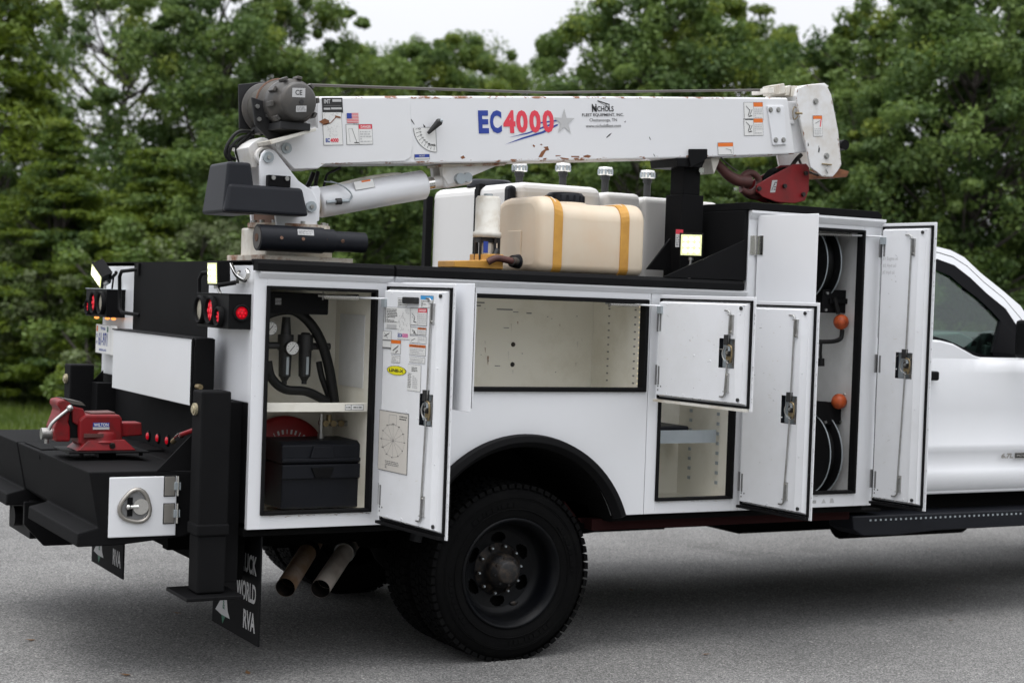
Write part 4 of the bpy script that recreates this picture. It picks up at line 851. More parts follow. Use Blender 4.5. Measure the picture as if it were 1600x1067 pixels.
b = B(BOOM); b.mats = [BOOM2]; b.prism(hd, 1, .215, .23); b.prism(hd, 1, .47, .485); b.prism([(3.075,2.1528),(3.0858,2.1943),(3.1451,2.2168),(3.2443,2.233),(3.2757,2.2188),(3.1911,2.1633),(3.1709,1.8725),(3.1433,1.9044),(3.1014,2.0536)], 1, .23, .47); hdp = b.build('boom_head', None, bo, bevel=.004)
b = B(RUST); pe = [(3.3473,1.7907),(3.4412,1.7766),(3.425,1.7445),(3.3106,1.7335)]; b.prism(pe, 1, .235, .46); b.build('rusty_tip', None, bo, bevel=.003)
b = B(BLACK); p = (3.4442,1.9232); b.cyl((p[0], .28, p[1]), (p[0], .34, p[1]), .028, n=12); b.build('sheave_guard', None, bo)
for q in ([(2.9052,2.1813),(2.9473,2.1853),(2.9486,2.1584),(2.9065,2.1546)], [(2.9761,2.2048),(3.014,2.2151),(3.025,2.1654),(2.9828,2.1548)], [(3.0318,2.1999),(3.0571,2.2091),(3.0512,2.1543),(3.0256,2.152)], [(3.0615,2.2061),(3.1044,2.2101),(3.0943,2.1514),(3.0601,2.1483)]): b = B(DIRTW if q[0][0] < 2.98 or q[0][0] > 3.0 else RUSTW); b.prism(q, 1, .28, .42); b.build('cable_guide', None, bo, bevel=.003)
b = B(WHITE); pp = [(2.8689,2.0785),(2.9779,2.0881),(3.0047,1.8888),(2.9163,1.8787)]; b.prism(pp, 1, .230, .24); b.build('wear_pad_plate', None, bo, bevel=.002)
for p in ((2.8902,2.0598), (2.9405,2.0642), (2.9313,1.9062), (2.9819,1.9101)):
    b = B(STEEL); b.cyl((p[0], .222, p[1]), (p[0], .230, p[1]), .011, n=6); b.cyl((p[0], .228, p[1]), (p[0], .2305, p[1]), .014, n=14); b.build('bolt', None, bo)
for p in ((3.1732,2.1271), (3.2613,1.8457)):
    b = B(STEEL); b.cyl((p[0], .203, p[1]), (p[0], .215, p[1]), .013, n=6); b.cyl((p[0], .211, p[1]), (p[0], .2155, p[1]), .017, n=14); b.build('bolt', None, bo)
p = (3.0594,2.0551); b = B(BRASS); b.tube([(p[0] - .01, .235, p[1] + .035), (p[0] + .015, .23, p[1] + .02), (p[0] + .012, .232, p[1] - .015), (p[0] - .01, .235, p[1] - .03), (p[0] - .018, .235, p[1] + .01), (p[0] - .01, .235, p[1] + .035)], .003, 6); b.cyl((p[0] - .01, .22, p[1]), (p[0] + .03, .22, p[1] + .002), .007, n=8); b.build('lock_pin', None, bo)
p = (3.2593,1.801); b = B(BRASS); b.cyl((p[0] - .03, .208, p[1]), (p[0] + .035, .208, p[1]), .004, n=8); b.tube([(p[0] + .005 + .006 * math.sin(i), .208, p[1] - .006 * i) for i in range(12)], .003, 6, m=STEEL); b.build('spring_catch', None, bo)
for (p, r) in (((0.2148,1.658), .024),):
    b = B(GALV); b.cyl((p[0], .225, p[1]), (p[0], .235, p[1]), r, n=24); b.cyl((p[0], .217, p[1]), (p[0], .226, p[1]), .010, n=6, m=STEEL); b.build('pivot_washer', None, bo)
# bracket under the boom
b = B(BOOM2); b.prism([(1.0197,1.6416),(1.328,1.6695),(1.2937,1.6517),(1.1072,1.569),(1.0568,1.5537),(1.0282,1.594)], 1, .30, .33); b.prism([(1.0197,1.6416),(1.328,1.6695),(1.2937,1.6517),(1.1072,1.569),(1.0568,1.5537),(1.0282,1.594)], 1, .40, .43); b.prism([(1.0127,1.6472),(1.3628,1.6781),(1.3492,1.6648),(1.0199,1.6356)], 1, .28, .45, m=RUSTW); b.build('cylinder_bracket', None, bo, bevel=.003)
# boom angle handle (black knob indicator)
(x0, z0), (x1, z1) = [(0.9065,1.7781),(0.9509,1.8321)]
b = B(P_BLK); b.cyl((x0, .226, z0), (x1, .205, z1), .007, .017, n=16); b.sphere((x1, .205, z1), .0175, 14); b.sphere((x1 + .006, .19, z1 + .006), .008, 10, m=GALV); b.build('angle_indicator', None, bo)
# cable
b = B(CABLE); p = [(0.3572,1.9632),(1.5909,2.0418),(2.9442,2.1796),(2.9861,2.1937)]; b.tube([(x, .35, z) for x, z in p], .0065, 8, smooth=False)
p = [(1.5914,2.0293),(1.9994,2.0633),(2.6699,2.1376),(2.9445,2.1729)]; part(b, 'winch_cable')
# ---- boom decals
PU = (math.cos(R_(5.2)), 0, math.sin(R_(5.2)))
def bdec(p, y=.2396, vert=False):
    return Decal((p[0], y - .0006, p[1]), PU, (-math.sin(R_(5.2)), 0, math.cos(R_(5.2))))
def ext(a, c): return (Vector(c) - Vector(a)).length
pe = [(1.1798,1.8006),(1.5927,1.8397),(1.1756,1.9089)]
d = bdec(pe[0]); w_ = ext(pe[0], pe[1]); h_ = ext(pe[0], pe[2]); k = w_ / 5.75
for i, ch in enumerate('EC4000'):
    x = (0, .86, 1.86, 2.84, 3.84, 4.86)[i] * k; d.text(ch, x, 0, x + (.76, .88, .92, .88, .88, .88)[i] * k, h_, P_BLU if i < 2 else P_REDL, 2, .045)
d.poly([(1.9 * k, -.50 * h_), (3.2 * k, -.28 * h_), (4.9 * k, -.02 * h_), (6.0 * k, .30 * h_), (6.1 * k, .38 * h_), (5.9 * k, .36 * h_), (4.8 * k, .06 * h_), (3.2 * k, -.21 * h_)], P_BLU, 1)
d.poly([(2.2 * k, -.19 * h_), (3.7 * k, -.04 * h_), (5.3 * k, .28 * h_), (5.9 * k, .45 * h_), (5.2 * k, .34 * h_), (3.7 * k, .02 * h_)], P_BLU, 1); d.poly([(4.6 * k, .40 * h_), (6.0 * k, .5 * h_), (5.9 * k, .56 * h_), (4.6 * k, .46 * h_)], P_BLU, 1)
sc = (6.55 * k, .46 * h_); st = [(sc[0] + (.72 if i % 2 == 0 else .27) * h_ * (.80 if i else .9) * math.cos(R_(88 + 36 * i)), sc[1] + (.72 if i % 2 == 0 else .27) * h_ * .85 * math.sin(R_(88 + 36 * i))) for i in range(10)]
for i in range(10): d.poly([sc, st[i], st[(i + 1) % 10]], P_LGR if i % 2 else P_GRY2 if False else P_LGR, 3)
d.build('model_lettering', bo)
pe = [(1.7514,1.8743),(1.9926,1.8972),(1.7459,2.0051)]
d = bdec(pe[0]); w_ = ext(pe[0], pe[1]); h_ = ext(pe[0], pe[2])
d.text('NICHOLS', w_ * .24, h_ * .60, w_ * .76, h_ * .80, P_BLK, 2, .02); d.text('N', w_ * .24, h_ * .58, w_ * .35, h_ * .88, P_BLK, 2, .03)
d.line((w_ * .38, h_ * 1.0), (w_ * .66, h_ * .86), .005, P_BLK, 2); d.line((w_ * .66, h_ * .87), (w_ * .64, h_ * .66), .004, P_BLK, 2); d.line((w_ * .38, h_ * 1.0), (w_ * .62, h_ * .76), .002, P_BLK, 2); d.line((w_ * .56, h_ * .91), (w_ * .62, h_ * .76), .002, P_BLK, 2)
d.text('FLEET EQUIPMENT, INC.', 0, h_ * .40, w_, h_ * .53, P_BLK, 2, .012); d.text('Chattanooga, TN', w_ * .17, h_ * .19, w_ * .83, h_ * .34, P_BLK, 2, .0); d.text('www.nicholsfleet.com', w_ * .08, h_ * .0, w_ * .92, h_ * .13, P_BLK, 2, .0)
d.build('dealer_lettering', bo)
def bst(q, f, y=.2346, bgc=P_WHT, nm='sticker'):
    (x0, z0), (x1, z1) = q; d = bdec((x0, z0), y); h_ = z1 - z0 - (x1 - x0) * math.tan(R_(5.2)) * 0; w_ = (x1 - x0)
    d.rect(-.002, -.002, w_ + .002, h_ + .002, P_GRY, 1); d.rect(0, 0, w_, h_, bgc, 2); f(d, w_, h_); return d.build(nm, bo)
def f_id(d, w_, h_):
    d.rect(0, 0, w_, h_, P_BLK, 3); d.rect(w_ * .5, h_ * .74, w_ * .95, h_ * .92, P_LGR, 4); d.text('IMT', w_ * .08, h_ * .62, w_ * .4, h_ * .92, P_LGR, 4, .03); d.rect(w_ * .05, h_ * .18, w_ * .38, h_ * .32, P_LGR, 4); d.rect(w_ * .42, h_ * .20, w_ * .95, h_ * .34, P_LGR, 4); d.rect(w_ * .05, h_ * .45, w_ * .9, h_ * .48, P_GRY, 4)
bst([(0.3832,1.8313),(0.4805,1.8944)], f_id, bgc=P_BLK, nm='rating_plate')
def f_ld(d, w_, h_):
    r = random.Random(3); d.text('EC', w_ * .10, h_ * .08, w_ * .32, h_ * .20, P_BLU, 4, .04); d.text('4000', w_ * .34, h_ * .08, w_ * .78, h_ * .20, P_REDL, 4, .04)
    for i in range(50): x = r.uniform(.08, .85) * w_; y = r.uniform(.25, .96) * h_; d.line((x, y), (x + r.uniform(-.012, .012), y + r.uniform(-.010, .010)), .0012, P_LGR, 3)
    d.poly([(-.02, h_ * .70), (w_ * .1, h_ * .80), (w_ * .32, h_ * .74), (w_ * .34, h_ * .64), (w_ * .1, h_ * .6)], RUST, 5)
    d.line((w_ * .0, h_ * .61), (w_ * .4, h_ * .66), .004, RUST, 5); d.line((w_ * .4, h_ * .66), (w_ * .72, h_ * .84), .004, RUST, 5); d.line((w_ * .66, h_ * .86), (w_ * .95, h_ * .82), .008, RUST, 5)
bst([(0.3944,1.686),(0.4857,1.8343)], f_ld, nm='load_chart')
def f_fl(d, w_, h_):
    d.rect(0, h_ * .2, w_, h_, P_WHT, 3)
    for i in range(7): d.rect(0, h_ * (.2 + .8 * (2 * i) / 13), w_, h_ * (.2 + .8 * (2 * i + 1) / 13), P_REDL, 4)
    d.rect(0, h_ * .55, w_ * .42, h_, P_BLU, 5); d.text('Proud', w_ * .55, h_ * .0, w_ * 1., h_ * .15, P_GRY, 3, .0)
d = None
(x0, z0), (x1, z1) = [(0.5031,1.7838),(0.5611,1.8379)]; d = bdec((x0, z0), .2346); f_fl(d, x1 - x0, z1 - z0); d.build('flag_sticker', bo)
bst([(0.5062,1.6974),(0.6328,1.7858)], lambda d, w_, h_: (d.rect(w_*.48,h_*.78,w_,h_,P_REDL,3), d.text('DANGER',w_*.56,h_*.82,w_*.96,h_*.95,P_WHT,4,.02), d.lines(w_*.52,h_*.08,w_*.96,h_*.7,5,P_LGR,3,4), d.rect(w_*.47,0,w_*.48,h_,P_GRY,4), d.line((w_*.22,h_*.8),(w_*.38,h_*.1),.0018,P_BLK,4), d.line((w_*.08,h_*.78),(w_*.12,h_*.1),.001,P_GRY,4), d.line((w_*.08,h_*.8),(w_*.24,h_*.8),.001,P_GRY,4), d.line((w_*.28,h_*.08),(w_*.46,h_*.08),.004,P_BLK,4)))
bst([(0.85,1.656),(0.9251,1.6763)], lambda d, w_, h_: (d.rect(0,h_*.35,w_,h_*1.05,P_BLU,3), d.text('HOIST',w_*.3,h_*.48,w_*.7,h_*.92,P_LGR,4,.02)), y=.2396, nm='sticker')
# angle gauge: quarter disc with tick numbers
pc = (0.9501,1.809); pe = [(0.8315,1.8023),(0.954,1.7052)]; d = bdec((pc[0], pc[1]), .2396); rg_ = .112
arc_ = [(math.cos(R_(t)) * rg_, math.sin(R_(t)) * rg_) for t in range(180, 271, 6)]
d.poly([(0, 0)] + [(x * 1.02, y * 1.02) for x, y in arc_] + [(.003, -.11), (.003, .003), (-.11, .003)], P_GRY, 1); d.poly([(0, 0)] + [(x * .995, y * .995) for x, y in arc_], P_WHT, 2)
for i, t in enumerate(range(183, 268, 10)):
    t_ = R_(t); d.line((math.cos(t_) * .105, math.sin(t_) * .105), (math.cos(t_) * .092, math.sin(t_) * .092), .002, P_BLK, 3); x, y = math.cos(t_) * .083, math.sin(t_) * .083; d.text(str(i * 10), x - .006, y - .004, x + .006, y + .004, P_BLK, 3, .02)
d.text('Boom', -.040, -.085, -.006, -.070, P_BLK, 3, .0); d.build('angle_gauge', bo)
for q in (([(2.7306,1.9939),(2.8508,2.0839)]), ([(2.7343,1.9147),(2.8548,2.0009)])):
    bst(q, lambda d, w_, h_: (d.rect(w_*.5,h_*.76,w_,h_,P_ORG,3), d.lines(w_*.54,h_*.08,w_*.96,h_*.68,5,P_LGR,3,4), d.rect(w_*.49,0,w_*.5,h_,P_GRY,4), d.line((w_*.1,h_*.8),(w_*.3,h_*.55),.003,P_BLK,4), d.line((w_*.3,h_*.3),(w_*.42,h_*.6),.003,P_BLK,4), d.line((w_*.22,h_*.2),(w_*.4,h_*.25),.005,P_BLK,4), d.line((w_*.3,h_*.6),(w_*.2,h_*.25),.004,P_BLK,4)), y=.2396)
bst([(2.572,1.8034),(2.6669,1.8632)], lambda d, w_, h_: (d.rect(0,h_*.68,w_,h_,P_ORG,3), d.line((w_*.5,h_*.5),(w_*.9,h_*.35),.002,P_GRY,4), d.line((w_*.8,h_*.4),(w_*.9,h_*.1),.002,P_GRY,4)), y=.2396)
bst([(3.1693,1.944),(3.2291,2.0506)], lambda d, w_, h_: (d.rect(0,h_*.84,w_,h_,P_ORG,3), d.line((w_*.2,h_*.62),(w_*.75,h_*.75),.003,P_GRY,4), d.line((w_*.75,h_*.45),(w_*.9,h_*.85),.006,P_REDL,4), d.lines(w_*.1,h_*.06,w_*.9,h_*.4,4,P_LGR,4,4)), y=.2146)
# rust scrapes and paint chips on the boom side
def scrape(polys, m, y=.2398):
    b = B(m)
    for pl in polys: b.add([(x, y - .0003, z) for x, z in pl], [tuple(range(len(pl)))])
    return b.build('rust_scrape', None, bo)
scrape([[(1.5083,1.7128),(1.5249,1.7418),(1.5458,1.7557),(1.5348,1.7641),(1.5596,1.7691),(1.5676,1.7511),(1.5498,1.7467),(1.5296,1.7143)], [(1.4774,1.7721),(1.4883,1.7667),(1.4851,1.7573),(1.4741,1.7657)], [(1.537,1.7087),(1.5547,1.7131),(1.5515,1.7036),(1.5337,1.7023)], [(1.6265,1.7214),(1.681,1.7191),(1.6776,1.7127),(1.6413,1.7131)],
  [(1.6045,1.7291),(1.6333,1.7312),(1.6334,1.7281),(1.6047,1.7229)], [(1.6914,1.7324),(1.7388,1.7358),(1.7391,1.7296),(1.6953,1.7264)], [(1.7608,1.7374),(1.7862,1.7456),(1.8086,1.7409),(1.7942,1.7305),(1.7647,1.7315)], [(1.0857,1.682),(1.1022,1.6922),(1.1128,1.681),(1.0962,1.6738)], [(1.5129,1.7748),(1.5234,1.7787),(1.5308,1.7731),(1.5201,1.7723)]], RUST)
scrape([[(1.8899,1.8383),(1.9079,1.8555),(1.9226,1.863),(1.9119,1.8495),(1.8938,1.8355)], [(1.9916,1.9225),(2.0026,1.9297),(1.9992,1.9199)], [(2.1469,1.8618),(2.1552,1.8464),(2.1514,1.8461),(2.1432,1.8583)], [(2.1736,1.7805),(2.1859,1.7653),(2.182,1.765),(2.1739,1.7741)], [(0.7082,1.886),(0.7148,1.8836),(0.7149,1.8807),(0.7083,1.883)], [(0.7475,1.8718),(0.7573,1.8697),(0.7542,1.8665),(0.7476,1.8689)], [(0.7807,1.6745),(0.7904,1.6753),(0.7873,1.6721),(0.7808,1.6716)], [(0.8202,1.8427),(0.8303,1.8347),(0.8441,1.8152),(0.8409,1.8149),(0.8273,1.8285)], [(0.8867,1.8216),(0.8969,1.8136),(0.9005,1.805),(0.8905,1.8072)]], P_BLK)
scrape([[(3.2063,1.8994),(3.2159,1.8798),(3.2126,1.8592),(3.2038,1.8619),(3.2069,1.8859)], [(3.1323,1.9073),(3.1368,1.9043),(3.1417,1.8911),(3.1333,1.8871)]], P_BLK, .2146)

hr = random.Random(8)
_h = [(3.0391,2.1453),(3.0498,2.1866),(3.1087,2.209),(3.2073,2.225),(3.2471,2.2118),(3.2753,2.1736),(3.3332,1.9843),(3.3644,1.8053),(3.3398,1.7694),(3.3062,1.7363),(3.2363,1.7351),(3.1561,1.7771),(3.1155,1.8992),(3.0653,2.0468)]
_c = Vector((sum(p[0] for p in _h) / len(_h), sum(p[1] for p in _h) / len(_h)))
rp = []
for i in range(len(_h)):
    a_, c_ = Vector(_h[i]), Vector(_h[(i + 1) % len(_h)]); L_ = (c_ - a_).length; t = 0
    while t < 1:
        ln = hr.uniform(.008, .04) / L_; e_ = min(1, t + ln)
        if hr.random() < (.75 if (i in (6, 7, 8, 9, 10, 12, 13)) else .35):
            p_, q_ = a_.lerp(c_, t), a_.lerp(c_, e_); m_ = p_.lerp(q_, hr.uniform(.3, .7)); m_ = m_ + (_c - m_).normalized() * hr.uniform(.003, .010)
            p_ = p_ + (_c - p_).normalized() * .002; q_ = q_ + (_c - q_).normalized() * .002; rp.append([tuple(p_), tuple(q_), tuple(m_)])
        t = e_ + hr.uniform(0, .02) / L_
scrape(rp, RUST, .2146)
# ---- winch on the boom foot
c0 = Vector((0, 0, 0)); p = (0.1996,1.8507); wx, wz = p
b = B(WINCH); b.lathe([(.001, .0), (.070, .0), (.080, .008), (.083, .02), (.083, .05), (.098, .058), (.100, .10), (.106, .108), (.106, .150), (.098, .156), (.098, .20), (.112, .205), (.112, .225), (.09, .228), (.001, .228)], (wx, .05, wz), (0, 1, 0), 44); wn = part(b, 'winch')
for k in range(10):
    t = k * math.pi / 5 + .15; b = B(WINCH); b.box(-.012, .012, .10, .16, -.0, .014, T=lambda a, y, z, t=t: Vector((wx, .05 + y - .05, wz)) + Vector((math.cos(t), 0, math.sin(t))) * (.100 + z) + Vector((-math.sin(t), 0, math.cos(t))) * a); b.build('housing_lug', None, wn, bevel=.003)
b = B(CABLE)
for k in range(11): b.lathe([(.088, k * .016), (.0965, k * .016 + .008), (.088, k * .016 + .016)], (wx, .28, wz), (0, 1, 0), 36)
b.build('cable_drum', None, wn)
b = B(WINCH); b.lathe([(.001, 0), (.115, 0), (.118, .006), (.115, .014), (.001, .014)], (wx, .455, wz), (0, 1, 0), 40); b.cyl((wx, .465, wz), (wx, .50, wz), .075, n=30); b.build('drum_flange', None, wn)
b = B(RUSTD); b.lathe([(.113, 0), (.120, .002), (.120, .006), (.113, .008)], (wx, .275, wz), (0, 1, 0), 40); b.build('drum_flange', None, wn)
b = B(WINCHD); b.prism([(wx - .13, wz - .10), (wx - .15, wz + .02), (wx - .06, wz + .0), (wx - .06, wz - .12), (wx + .04, wz - .14), (wx + .10, wz - .12), (wx + .1, wz - .135), (wx - .06, wz - .165)], 1, .24, .255); b.prism([(wx - .12, wz - .10), (wx - .13, wz + .10), (wx + .02, wz + .13), (wx - .0, wz - .1)], 1, .475, .485)
b.box(wx - .07, wx + .07, .09, .46, wz - .122, wz - .09); b.build('winch_bracket', None, wn, bevel=.003)
for (dx, dz) in ((-.125, -.02), (-.115, -.075), (-.085, -.0), (-.075, -.055)):
    b = B(STEEL); b.cyl((wx + dx, .228, wz + dz), (wx + dx, .240, wz + dz), .010, n=6); b.build('bolt', None, wn)
b = B(GALV); b.cyl((wx + .008, .046, wz - .004), (wx + .008, .05, wz - .004), .010, n=12, m=P_BLK); b.build('cap_hole', None, wn)
d = Decal((wx - .036, .0494, wz + .012), (1, 0, .06), (0, 0, 1)); d.rect(0, 0, .060, .040, P_LGR, 1); d.text('CE', .014, .010, .046, .032, P_BLK, 2, .02); d.build('ce_label', wn)
d = Decal((wx - .016, .0494, wz - .050), (1, 0, .10), (0, 0, 1)); d.rect(0, 0, .048, .026, P_LGR, 1); d.lines(.004, .004, .044, .023, 4, P_GRY, 3, 2); d.build('winch_label', wn)
b = B(DIRTW); b.prism([(0.0854,1.6727),(0.3,1.7455),(0.3005,1.7315),(0.0947,1.6569)], 1, .10, .60); b.build('mount_plate', None, wn, bevel=.002)

# ---- mast, pedestal, swing motor
mp = [(0.0776,1.5889),(0.0854,1.6202),(0.0996,1.638),(0.1172,1.645),(0.1381,1.6409),(0.1535,1.628),(0.2594,1.5141),(0.3028,1.4886),(0.3213,1.4812),(0.347,1.443),(0.3574,1.4094),(0.3512,1.3206),(0.1639,1.3107),(0.149,1.4028),(0.082,1.4549)]
b = B(WHITE); b.prism(mp, 1, .495, .515); part(b, 'crane_mast', bevel=.003); b = B(WHITE); b.prism(mp, 1, .185, .205); b.prism([(0.3269,1.4943),(0.3635,1.4995),(0.3736,1.4744),(0.3719,1.3453),(0.3386,1.3292)], 1, .205, .235); ms = part(b, 'crane_mast', bevel=.003)
b = B(RUSTW); b.box(mp[13][0] + .02, mp[11][0] - .02, .205, .495, mp[12][1], mp[12][1] + .10, m=RUSTD); b.build('mast_web', None, ms)
for p in ((0.1117,1.6075), (0.3199,1.404)):
    b = B(GALV); b.cyl((p[0], .172, p[1]), (p[0], .185, p[1]), .024, n=24); b.cyl((p[0], .163, p[1]), (p[0], .173, p[1]), .010, n=6, m=STEEL); b.build('pivot_washer', None, ms)
b = B(BOOM2); p = (0.1114,1.6147); b.lathe([(.03, 0), (.042, 0), (.042, .03), (.03, .03)], (p[0], .215, p[1]), (0, 1, 0), 30); b.prism([(0.0466,1.6513),(0.0695,1.6755),(0.1103,1.7012),(0.1468,1.6815),(0.106,1.6501),(0.0909,1.5645),(0.0731,1.5633)], 1, .26, .45); b.build('boom_foot', None, ms, bevel=.003)
b = B(BLACK); (x0, z0), (x1, z1) = [(0.1056,1.5003),(0.2089,1.5296)]; b.box(x0, x1, .15, .185, z0 - .02, z1)
for xx in (x0 + .02, x1 - .02): b.cyl((xx, .14, z1 - .012), (xx, .15, z1 - .012), .010, n=8, m=STEEL)
b.build('mast_clamp', None, ms, bevel=.003)
cx, cz0 = .285, 1.155
b = B(DIRTW); b.box(cx - .17, cx + .15, .19, .51, 1.175, 1.305); pdl = part(b, 'crane_pedestal', bevel=.008)
b = B(RUSTW); b.box(cx - .21, cx + .22, .12, .58, 1.152, 1.180); b.build('base_plate', None, pdl, bevel=.003)
b = B(RUSTW); b.cyl((cx, .35, 1.305), (cx, .35, 1.325), .185, n=40); b.build('slew_flange', None, pdl)
for k in range(16): b = B(STEEL); t = k * math.pi / 8; b.cyl((cx + .165 * math.cos(t), .35 + .165 * math.sin(t), 1.325), (cx + .165 * math.cos(t), .35 + .165 * math.sin(t), 1.338), .011, n=6); b.build('bolt', None, pdl)
b = B(PLAST); (x0, z0), (x1, z1), (x2, z2), (x3, z3) = [(0.0436,1.2526),(0.3438,1.2589),(0.3499,1.2592),(0.5469,1.2601)]
for (a, c, r) in ((x0, x1, .057), (x1, x1 + .05, .052), (x1 + .05, x3, .045)): b.cyl((a, .10, z0 + (a - x0) * .0), (c, .10, z0), r, n=30)
mo = part(b, 'swing_motor', bevel=.003); b = B(RUSTD); b.cyl((x0 - .003, .10, z0), (x0, .10, z0), .048, n=24, m=WINCH); b.cyl((x0 - .006, .10, z0), (x0 - .003, .10, z0), .018, n=12)
for dx in (.09, .19, .30, .38): b.cyl((x0 + dx, .042 + (.012 if dx > .28 else 0), z0 + .002), (x0 + dx, .05, z0), .008, n=8)
b.build('motor_bolt', None, mo)
d = Decal((x0 + .165, .0455, z0 + .018), (1, 0, 0), (0, .3, 1)); d.rect(0, 0, .075, .026, P_LGR, 2); d.lines(.004, .004, .07, .022, 4, P_GRY, 3, 3); d.build('motor_label', mo)
# plastic cover
(xa, za), (xb, zb) = [(-0.1061,1.4767),(0.2553,1.4947)]; (_, zc) = (-0.1079,1.3539)
b = B(PLAST); cyv = lambda x0, x1, y0, y1, z0, z1, f=.012: b.add([(x0 - f, y0 - f, z0), (x1 + f, y0 - f, z0), (x1 + f, y1 + f, z0), (x0 - f, y1 + f, z0), (x0 + f, y0 + f, z1), (x1 - f, y0 + f, z1), (x1 - f, y1 - f, z1), (x0 + f, y1 - f, z1)], [(0, 3, 2, 1), (4, 5, 6, 7), (0, 1, 5, 4), (1, 2, 6, 5), (2, 3, 7, 6), (3, 0, 4, 7)])
cyv(xa, xb, .08, .17, zc, za); cyv(xa, xa + .13, .10, .37, zc - .004, za + .096)
part(b, 'crane_cover', bevel=.014, seg=3)
# lift cylinder
(x0, z0), (x1, z1) = [(0.4284,1.4335),(0.9569,1.551)]; P0 = Vector((x0, .35, z0)); P1 = Vector((x1, .35, z1)); dv = (P1 - P0).normalized()
b = B(WHITE); b.lathe([(.001, -.01), (.064, -.01), (.069, 0), (.069, (P1 - P0).length - .01), (.058, (P1 - P0).length), (.001, (P1 - P0).length)], P0, dv, 40); cy = part(b, 'lift_cylinder')
b = B(DIRTW); b.cyl(P0 - dv * .06, P0, .05, n=20); b.build('cylinder_foot', None, cy)
b = B(CHROME); b.cyl(P1, P1 + dv * .045, .030, n=24); b.build('cylinder_rod', None, cy)
b = B(BOOM2); b.cyl(P1 + dv * .045, P1 + dv * .12, .030, .034, n=16); b.box(0, .16, -.028, .028, -.035, .035, T=lambda a, y, z: P1 + dv * (.08 + a) + Vector((0, y - .02, 0)) + Vector((-dv.z, 0, dv.x)) * z); b.build('rod_eye', None, cy, bevel=.02)
b = B(GALV); b.cyl(P1 + dv * .16 + Vector((0, -.075, 0)), P1 + dv * .16 + Vector((0, .03, 0)), .026, n=20); b.cyl(P1 + dv * .20 + Vector((0, -.072, 0)), P1 + dv * .20 + Vector((0, .03, 0)), .022, n=20); b.build('rod_pin', None, cy)
(x2, z2) = (0.4619,1.4388); b = B(GALV); b.cyl((x2 - .03, .272, z2 - .006), (x2 + .08, .272, z2 + .008), .008, n=10); b.cyl((x2 + .015, .270, z2), (x2 + .04, .270, z2 + .003), .015, n=12, m=P_BLK); b.tube([(x2 + .07, .268, z2), (x2 + .09, .262, z2 + .03), (x2 + .05, .27, z2 + .07), (x2 - .0, .31, z2 + .095)], .0025, 6); b.tube([(x2 + .07, .268, z2), (x2 + .085, .262, z2 + .04), (x2 + .03, .27, z2 + .08), (x2 - .03, .31, z2 + .09)], .0025, 6); b.build('pressure_port', None, cy)
(x2, z2), (x3, z3) = [(0.4214,1.4877),(0.8194,1.5904)]; b = B(DIRTW); b.tube([(x2, .34, z2), ((x2 + x3) / 2, .34, (z2 + z3) / 2 + .012), (x3 - .01, .34, z3 - .002), (x3 + .02, .34, z3 - .02)], .009, 8); b.build('hard_line', None, cy)
(x2, z2) = (0.5768,1.4954); d = Decal((x2, .2795, z2), (1, 0, .12), (-.12, .0, 1)); d = Decal((x2, .284, z2), (dv.x, 0, dv.z), (-dv.z, .25, dv.x)); d.rect(0, 0, .10, .042, P_GRY, 2); d.rect(.0015, .0015, .0985, .0405, P_WHT, 3); d.rect(.04, .032, .085, .040, P_ORG, 4); d.build('sticker', cy)
# crane hoses
b = B(HOSE)
for l in ([(0.1616,1.7722),(0.1259,1.7432),(0.0846,1.7024),(0.0554,1.6714),(0.0505,1.6364),(0.0695,1.609)], [(0.1266,1.7195),(0.0913,1.688),(0.0622,1.6571),(0.0574,1.6196),(0.0764,1.5894),(0.1007,1.5854)], [(0.0469,1.6057),(0.0225,1.6182),(0.0127,1.6432),(0.027,1.6644),(0.0571,1.6638),(0.0821,1.6369),(0.0898,1.5857)], [(0.1116,1.585),(0.0979,1.6356),(0.0729,1.6624),(0.0523,1.6494)], [(0.1745,1.7508),(0.1547,1.7929),(0.1444,1.827),(0.1622,1.7498),(0.1692,1.7242)], [(0.128,1.7153),(0.0797,1.7115),(0.0327,1.6734),(0.0134,1.6204),(0.0416,1.5823),(0.072,1.573)], [(0.1407,1.699),(0.093,1.6723),(0.076,1.6365),(0.1011,1.6096),(0.1204,1.5764)], [(0.1335,1.733),(0.0609,1.7329),(0.0144,1.6834),(-0.0018,1.6307),(0.0231,1.5982)]):
    b.tube([(x, .42, z) for x, z in l], .008, 8)
b.tube([(x, .45, z) for x, z in [(0.436,1.5764),(0.4185,1.5309),(0.4006,1.5003)]], .012, 8); b.tube([(x, .4, z) for x, z in [(0.548,1.6051),(0.5229,1.5916),(0.4854,1.5713),(0.4738,1.5381),(0.4655,1.5023)]], .006, 8); b.tube([(x, .42, z) for x, z in [(0.4457,1.5814),(0.4377,1.5396),(0.4327,1.4981)]], .010, 8)
part(b, 'crane_hose')
